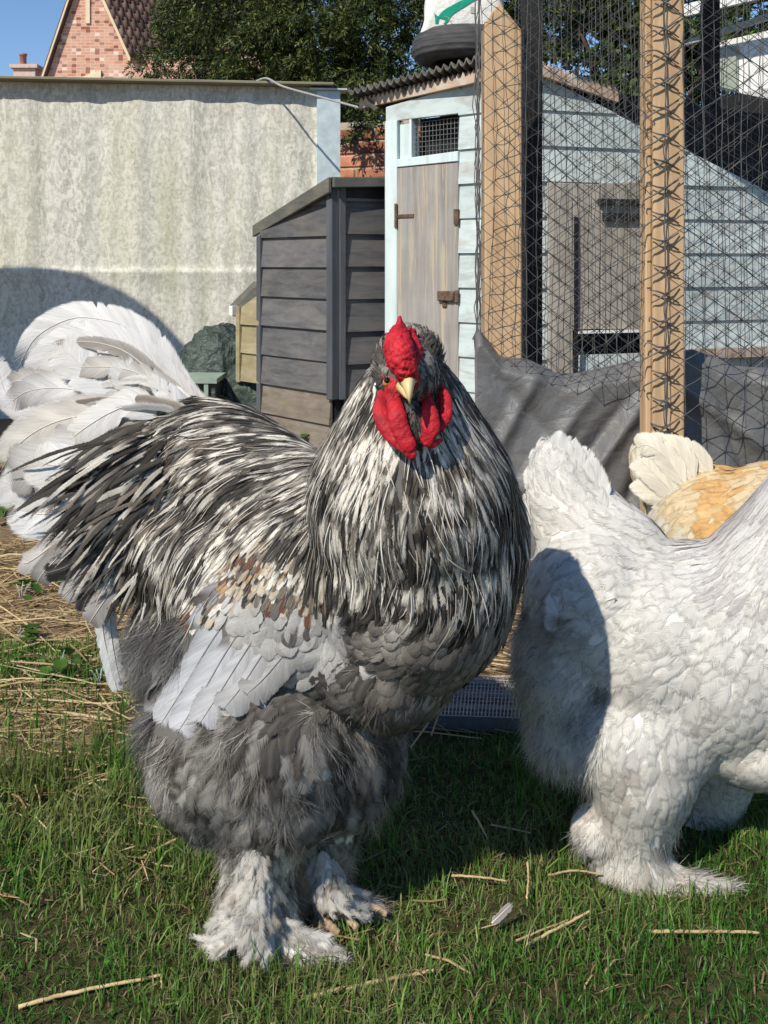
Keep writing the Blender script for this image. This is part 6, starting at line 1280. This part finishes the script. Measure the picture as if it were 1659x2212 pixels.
# buff and cream hen behind
bp = [('e', P(1560, 1165, 1.72), (.13, .12, .125)), ('e', P(1690, 1170, 1.68), (.15, .13, .135)), ('c', [P(1560, 1130, 1.74), P(1470, 1060, 1.78), P(1420, 1000, 1.80), P(1400, 975, 1.80)], [.09, .07, .05, .025], (1, .6, 1)), ('e', P(1520, 1300, 1.70), (.11, .11, .13)), ('c', [P(1800, 1120, 1.64), P(1840, 1000, 1.62), P(1850, 900, 1.6)], [.10, .07, .05]), ('c', [P(1660, 1350, 1.64), P(1662, 1500, 1.58), P(1665, 1590, 1.55)], [.09, .06, .035]), ('c', [P(1560, 1380, 1.70), P(1552, 1480, 1.66), P(1552, 1540, 1.64)], [.08, .05, .03]), ('c', [P(1665, 1590, 1.55), P(1730, 1612, 1.53)], [.03, .016])]
bt = [(1400, 980, -.5, -.8, 42, 22, 5, 'cream'), (1450, 1020, -.8, -.3, 44, 22, 5, 'cream'), (1400, 1080, -.9, .2, 42, 20, 6, 'cream'), (1460, 1120, -.9, .2, 42, 22, 5, 'cream'), (1520, 1040, -.9, -.3, 44, 20, 4, 'buffc'), (1490, 1090, -.9, 0, 44, 20, 4, 'buffc'), (1560, 1080, -.9, .1, 44, 22, 4, 'buff'), (1600, 1030, -1, -.1, 44, 20, 4, 'buff'), (1650, 1050, -1, .1, 44, 20, 4, 'buffc'), (1540, 1150, -.8, .5, 40, 22, 4, 'buff'), (1620, 1140, -.8, .5, 40, 22, 4, 'buff'), (1480, 1170, -.8, .5, 40, 20, 5, 'buff'), (1560, 1260, -.5, .9, 40, 20, 5, 'buff'), (1660, 1280, -.4, .9, 40, 20, 5, 'buff'), (1640, 1500, 0, 1, 34, 16, 6, 'buff'), (1640, 1580, .2, 1, 30, 14, 6, 'white_w'), (1800, 1050, -.4, 1, 45, 9, 4, 'buff')]
bh_, bs_, bfl_ = hen('buff_hen', 'cream and buff hen standing behind the white hen', bp, bt, 501, 26000, {'cream': 'tail_coverts', 'buffc': 'body_feathers', 'buff': 'body_feathers', 'white_w': 'leg_feathers'}, [.6, .5, .36])
for i, (pts, W_) in enumerate([([(1480, 1050), (1440, 990), (1400, 962), (1372, 968)], .024), ([(1500, 1040), (1470, 985), (1430, 962), (1395, 958)], .024), ([(1470, 1080), (1420, 1030), (1390, 1000), (1374, 985)], .026), ([(1470, 1110), (1420, 1070), (1390, 1045), (1376, 1030)], .026), ([(1540, 1030), (1500, 980), (1460, 962), (1425, 962)], .02)]):
    quill('tail_feather', Q(pts, 1.70, 1.74), W_, bh_, (.66, .61, .50), (.68, .64, .55), (.64, .60, .52), face=(-.3, -1, .2), n=40, seed=520 + i)

lf = quill('loose_feather', [G(1062, 2022) + [0, 0, .014], G(1080, 2012) + [0, 0, .018], G(1108, 1996) + [0, 0, .024]], .0055, None, (.24, .225, .21), (.30, .285, .27), (.2, .19, .18), face=(0, -.4, 1), n=24, seed=700, notch=4)
tag(lf, 'small grey loose feather lying on the grass before the white hen', 'feather')

# ------------------------------------------------------------------ grass, straw and litter
def blades(n, region, hmin, hmax, wmin, wmax, cols, seed, lean=.5, dens=None, lie=0.0):
    rg = np.random.default_rng(seed); x0, x1, y0, y1 = region
    p = np.stack([rg.uniform(x0, x1, n), y0 + (y1 - y0) * rg.random(n) ** 1.25, np.zeros(n)], 1)
    if dens is not None: p = p[rg.random(n) < dens(p)]
    n = len(p); p[:, 2] = (vnoise(p * 3.1) - .5) * .022 - .012
    clump = vnoise(p * [14, 14, 1], 2); h = rg.uniform(hmin, hmax, n) * (.55 + .8 * clump); w = rg.uniform(wmin, wmax, n)
    az = rg.uniform(0, 2 * math.pi, n) + (vnoise(p * 5, 4) - .5) * 5; ld = np.stack([np.cos(az), np.sin(az), np.zeros(n)], 1)
    ln = np.abs(rg.normal(0, lean, n)) + lie; sd = np.stack([-np.sin(az + rg.normal(0, .6, n)), np.cos(az + rg.normal(0, .6, n)), np.zeros(n)], 1)
    up = np.array([0, 0, 1.]); rows = []
    for s, wk in ((0, 1.0), (.35, .95), (.7, .65), (1.0, .06)):
        bend = ln * s ** 1.6; c = p + ld * (h * np.sin(np.minimum(bend, 1.7)) * s)[:, None] + up * (h * s * np.cos(np.minimum(bend, 1.75)))[:, None]
        rows.append(np.stack([c - sd * (w * wk / 2)[:, None], c + sd * (w * wk / 2)[:, None]], 1))
    V = np.stack(rows, 1).reshape(-1, 3); b = np.arange(n)[:, None] * 8
    F = np.concatenate([b + np.array([[r * 2, r * 2 + 1, r * 2 + 3, r * 2 + 2]]) for r in range(3)], 0)
    cols = np.asarray(cols); patch = vnoise(p * [6, 6, 1], 9)
    ci = np.clip((patch + rg.normal(0, .28, n)) * len(cols), 0, len(cols) - 1).astype(int)
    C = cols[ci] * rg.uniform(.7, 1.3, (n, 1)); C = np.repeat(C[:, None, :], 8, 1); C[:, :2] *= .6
    return V, F, C.reshape(-1, 3)
green = [(.034, .105, .017), (.052, .155, .023), (.074, .20, .030), (.105, .235, .036), (.15, .25, .05), (.20, .22, .085)]
def lawn_d(p):
    e = 1.60 + .22 * (vnoise(p * 4, 6) - .5) - np.maximum(-.25 - p[:, 0], 0) * .55
    k = np.clip((e - p[:, 1]) / .12, 0, 1); bare = vnoise(p * [5.5, 5.5, 1], 33) * .65 + vnoise(p * [14, 14, 1], 34) * .35; return k * (.72 + .28 * vnoise(p * [9, 9, 1], 12)) * np.clip((bare - .27) / .13, .6, 1)
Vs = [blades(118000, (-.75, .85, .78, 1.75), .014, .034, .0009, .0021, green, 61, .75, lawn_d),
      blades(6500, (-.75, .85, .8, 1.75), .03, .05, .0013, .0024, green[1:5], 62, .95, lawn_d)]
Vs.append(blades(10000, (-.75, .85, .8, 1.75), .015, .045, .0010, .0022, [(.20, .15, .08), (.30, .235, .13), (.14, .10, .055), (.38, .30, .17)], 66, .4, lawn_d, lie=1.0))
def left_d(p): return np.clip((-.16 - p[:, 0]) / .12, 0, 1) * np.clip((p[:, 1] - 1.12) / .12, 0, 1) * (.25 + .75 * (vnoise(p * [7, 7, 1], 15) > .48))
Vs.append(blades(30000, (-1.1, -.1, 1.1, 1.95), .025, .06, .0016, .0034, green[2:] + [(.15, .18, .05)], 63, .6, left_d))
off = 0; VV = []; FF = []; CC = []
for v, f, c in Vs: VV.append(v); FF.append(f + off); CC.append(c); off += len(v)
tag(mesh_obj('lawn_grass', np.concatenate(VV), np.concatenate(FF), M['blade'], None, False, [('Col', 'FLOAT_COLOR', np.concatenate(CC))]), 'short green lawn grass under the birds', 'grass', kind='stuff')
def straw_d(p):
    e = np.clip((p[:, 1] - 1.58) / .1, 0, 1); l = np.clip((-.2 - p[:, 0]) / .12, 0, 1) * np.clip((p[:, 1] - 1.15) / .15, 0, 1) * np.where(p[:, 1] < 1.9, .38, .75)
    return np.maximum(np.maximum(e, l), .018)
dry = [(.28, .19, .09), (.42, .30, .15), (.55, .42, .22), (.62, .50, .30), (.20, .13, .07)]
def litter(n, region, seed, dens, lmin, lmax, wmin, wmax, zmax, cols):
    rg = np.random.default_rng(seed); x0, x1, y0, y1 = region
    p = np.stack([rg.uniform(x0, x1, n), rg.uniform(y0, y1, n), np.zeros(n)], 1); p = p[rg.random(n) < dens(p)]; n = len(p)
    p[:, 2] = (vnoise(p * 3.1) - .5) * .022 + rg.uniform(.0, zmax, n); a = rg.normal(0, .75, n); L = rg.uniform(lmin, lmax, n); t = np.stack([np.cos(a), np.sin(a), rg.normal(0, .09, n)], 1)
    w = rg.uniform(wmin, wmax, n); up = unit(np.stack([rg.normal(0, .5, n), rg.normal(0, .5, n), np.ones(n)], 1)); s = unit(np.cross(t, up)); u2 = np.cross(s, t); rows = []
    bend = rg.normal(0, .06, (n, 1)) * L[:, None]
    for q, k in ((-.5, .8), (0, 1), (.5, .7)):
        c = p + t * (L * q)[:, None] + s * bend * (1 - 4 * q * q); ww = (w * k / 2)[:, None]
        rows.append(np.stack([c - s * ww, c + u2 * ww * .8, c + s * ww], 1))
    V = np.stack(rows, 1).reshape(-1, 3); b = np.arange(n)[:, None] * 9
    F = np.concatenate([b + np.array([[r * 3 + k, r * 3 + k + 1, r * 3 + k + 4, r * 3 + k + 3]]) for r in range(2) for k in range(2)], 0)
    C = np.asarray(cols)[rg.integers(0, len(cols), n)] * rg.uniform(.7, 1.25, (n, 1)); return V, F, np.repeat(C[:, None], 9, 1).reshape(-1, 3)
Ls = [litter(26000, (-1.6, 1.6, 1.0, 2.7), 71, straw_d, .015, .07, .0012, .0034, .010, dry), litter(2600, (-1.6, 1.6, 1.5, 2.7), 72, straw_d, .07, .18, .002, .0042, .02, dry[1:4])]
off = 0; VV = []; FF = []; CC = []
for v, f, c in Ls: VV.append(v); FF.append(f + off); CC.append(c); off += len(v)
tag(mesh_obj('straw_litter', np.concatenate(VV), np.concatenate(FF), M['blade'], None, False, [('Col', 'FLOAT_COLOR', np.concatenate(CC))]), 'loose dry straw litter scattered over the bare ground', 'straw', kind='stuff')
# single stalks lying in the lawn
def stalk(pts, r, label, n=22, r1=None):
    rg = np.random.default_rng(int(pts[0][0] * 7 + pts[0][1])); q = [G(X, Y) + [0, 0, h * .42] for (X, Y, h) in pts]; a, b = q[0], q[-1]
    q = [p * .35 + (a + (b - a) * i / (len(q) - 1)) * .65 for i, p in enumerate(q)]; path = catmull(q, n) + rg.normal(0, .00025, (n, 3))
    rr = np.linspace(r, r1 or r * .7, n) * .62 * (1 + .04 * rg.normal(0, 1, n))
    for k in rg.choice(np.arange(3, n - 3), 2, replace=False): rr[k] *= 1.15
    mb = MB().tube(path, rr, 7); mb.v = [(x, y, z) for x, y, z in mb.v]
    o = mb.build('straw_stalk', M['straw_stalk'], smooth=True); return tag(o, label, 'straw', 'straw stalks lying on the lawn')
stalk([(40, 2185, .012), (150, 2155, .022), (270, 2135, .022), (352, 2122, .018)], .0036, 'thick pale straw stalk lying on grass left of the rooster, bent at its end')
stalk([(350, 2120, .018), (347, 2140, .018), (350, 2152, .012)], .002, 'short bent stub at the end of the thick pale stalk')
stalk([(245, 1895, .012), (300, 1868, .02), (360, 1838, .024), (412, 1812, .024)], .0034, 'brownish straw stalk leaning in grass behind the rooster near leg')
stalk([(1140, 2050, .012), (1180, 2032, .02), (1240, 2008, .024), (1280, 1988, .03)], .0032, 'tan straw lying in grass in front of the white hen foot')
stalk([(1115, 2042, .012), (1170, 2020, .018), (1255, 1995, .022)], .0022, 'thin pale straw crossing the tan straw before the white hen')
stalk([(1400, 2022, .012), (1470, 2026, .02), (1590, 2024, .02), (1640, 2028, .016)], .0034, 'long tan straw lying right of the white hen toes')
stalk([(660, 2160, .006), (760, 2140, .014), (880, 2118, .016), (945, 2105, .012)], .0042, 'dull brown twig half sunk in grass before the rooster')
stalk([(1140, 1870, .012), (1146, 1912, .022), (1138, 1950, .012)], .0024, 'short upright straw stub left of the white hen boot')
stalk([(1185, 1905, .02), (1240, 1880, .022), (1300, 1900, .015)], .0024, 'bent tan straw touching the white hen boot')
stalk([(975, 1900, .012), (1040, 1905, .02), (1095, 1912, .012)], .0024, 'short tan straw lying between rooster and white hen')
stalk([(1020, 1760, .012), (1040, 1795, .02), (1052, 1818, .012)], .0024, 'pale straw stub in the shaded grass behind the rooster')
stalk([(240, 1500, .03), (310, 1560, .03), (330, 1590, .02)], .0022, 'yellow straw stalk leaning near the rooster fluff')
stalk([(0, 1330, .05), (60, 1370, .07), (120, 1430, .05)], .0026, 'long yellow straw stem under the rooster saddle feathers')

# weeds at the left
def weed(X, Y, n, s, seed, label):
    rg = np.random.default_rng(seed); g0 = G(X, Y); t = empty('weed', g0); tag(t, label, 'weed', 'weeds growing in the straw')
    mb = MB(); 
    for i in range(n):
        a = rg.uniform(0, 6.28); e = g0 + np.array([math.cos(a) * s * .7, math.sin(a) * s * .7, s * rg.uniform(.5, 1.2)]); st = catmull([g0, (g0 + e) / 2 + [0, 0, s * .25], e], 5); mb.tube(st, .0009, 3)
        d = unit(np.array([math.cos(a), math.sin(a), rg.normal(-.1, .3)])); sd = unit(np.cross(d, [0, 0, 1])); l = s * rg.uniform(.7, 1.1); upv = np.cross(sd, d)
        v = []; m_ = 7
        for k in range(m_):
            q = k / (m_ - 1); w = l * .42 * math.sin(math.pi * q ** .8) ** .8 * (1 + .18 * (-1) ** k)
            for sgn in (-1, 0, 1): v.append(e + d * l * q + sd * w * sgn + upv * (l * .12 * abs(sgn) - l * .25 * q * q))
        f = [(k * 3 + j, k * 3 + j + 1, k * 3 + j + 4, k * 3 + j + 3) for k in range(m_ - 1) for j in range(2)]
        col = np.array(random.choice([(.07, .15, .02), (.10, .19, .035), (.05, .11, .02)])) * rg.uniform(.8, 1.2)
        mesh_obj('leaf', v, np.array(f), M['blade'], t, True, [('Col', 'FLOAT_COLOR', np.tile(col, (len(v), 1)))])
    mb.build('stem', M['bench_green'], t)
for i, (X, Y, n, s, lb) in enumerate([(45, 1300, 7, .035, 'small green nettle in the straw by the left edge'), (110, 1270, 6, .03, 'low broad leaf weed below the rooster tail'), (130, 1460, 7, .034, 'bright green weed with toothed leaves beside the grass tuft'), (30, 1400, 6, .03, 'short leafy weed in dry straw beside the lawn'), (215, 1480, 5, .026, 'tiny weed touching the rooster rear fluff'), (5, 1120, 9, .06, 'taller leafy weed behind the rooster tail'), (20, 1020, 8, .07, 'dark leafy weed by the far left wall'), (668, 966, 7, .05, 'bright green fern-like weed at the coop foot')]):
    weed(X, Y, n, s, 90 + i, lb)

# wire mesh panel lying on the ground between the birds
pa, pb, pc_, pd = G(850, 1576), G(1290, 1592), G(1290, 1500), G(850, 1488)
panel = empty('wire_panel', (pa + pc_) / 2); tag(panel, 'flat grey wire mesh panel with timber edge lying on straw between the birds', 'wire panel')
bevel(MB().hexa([pa, pb, pb + [0, .022, 0], pa + [0, .022, 0], pa + [0, 0, .024], pb + [0, 0, .024], pb + [0, .022, .024], pa + [0, .022, .024]]).build('edge_batten', M['coop_post'], panel), .002)
for k in range(3):
    a = pa + (pd - pa) * (k + 1) / 3 + [0, 0, .012]; b = pb + (pc_ - pb) * (k + 1) / 3 + [0, 0, .012]
    bevel(MB().bar(a, b, .014, .016).build('slat', M['grey_board'], panel), .002)
mb = MB()
for i in range(56):
    q = i / 55; a = pa + (pb - pa) * q; b = pd + (pc_ - pd) * min(1, q + .02); mb.tube([a + [0, 0, .027], b + [0, 0, .025]], .0011, 4, False)
for i in range(12):
    q = i / 11; mb.tube([pa + (pd - pa) * q + [0, 0, .026], pb + (pc_ - pb) * q + [0, 0, .026]], .0011, 4, False)
mb.build('wire_mesh', M['wire'], panel)
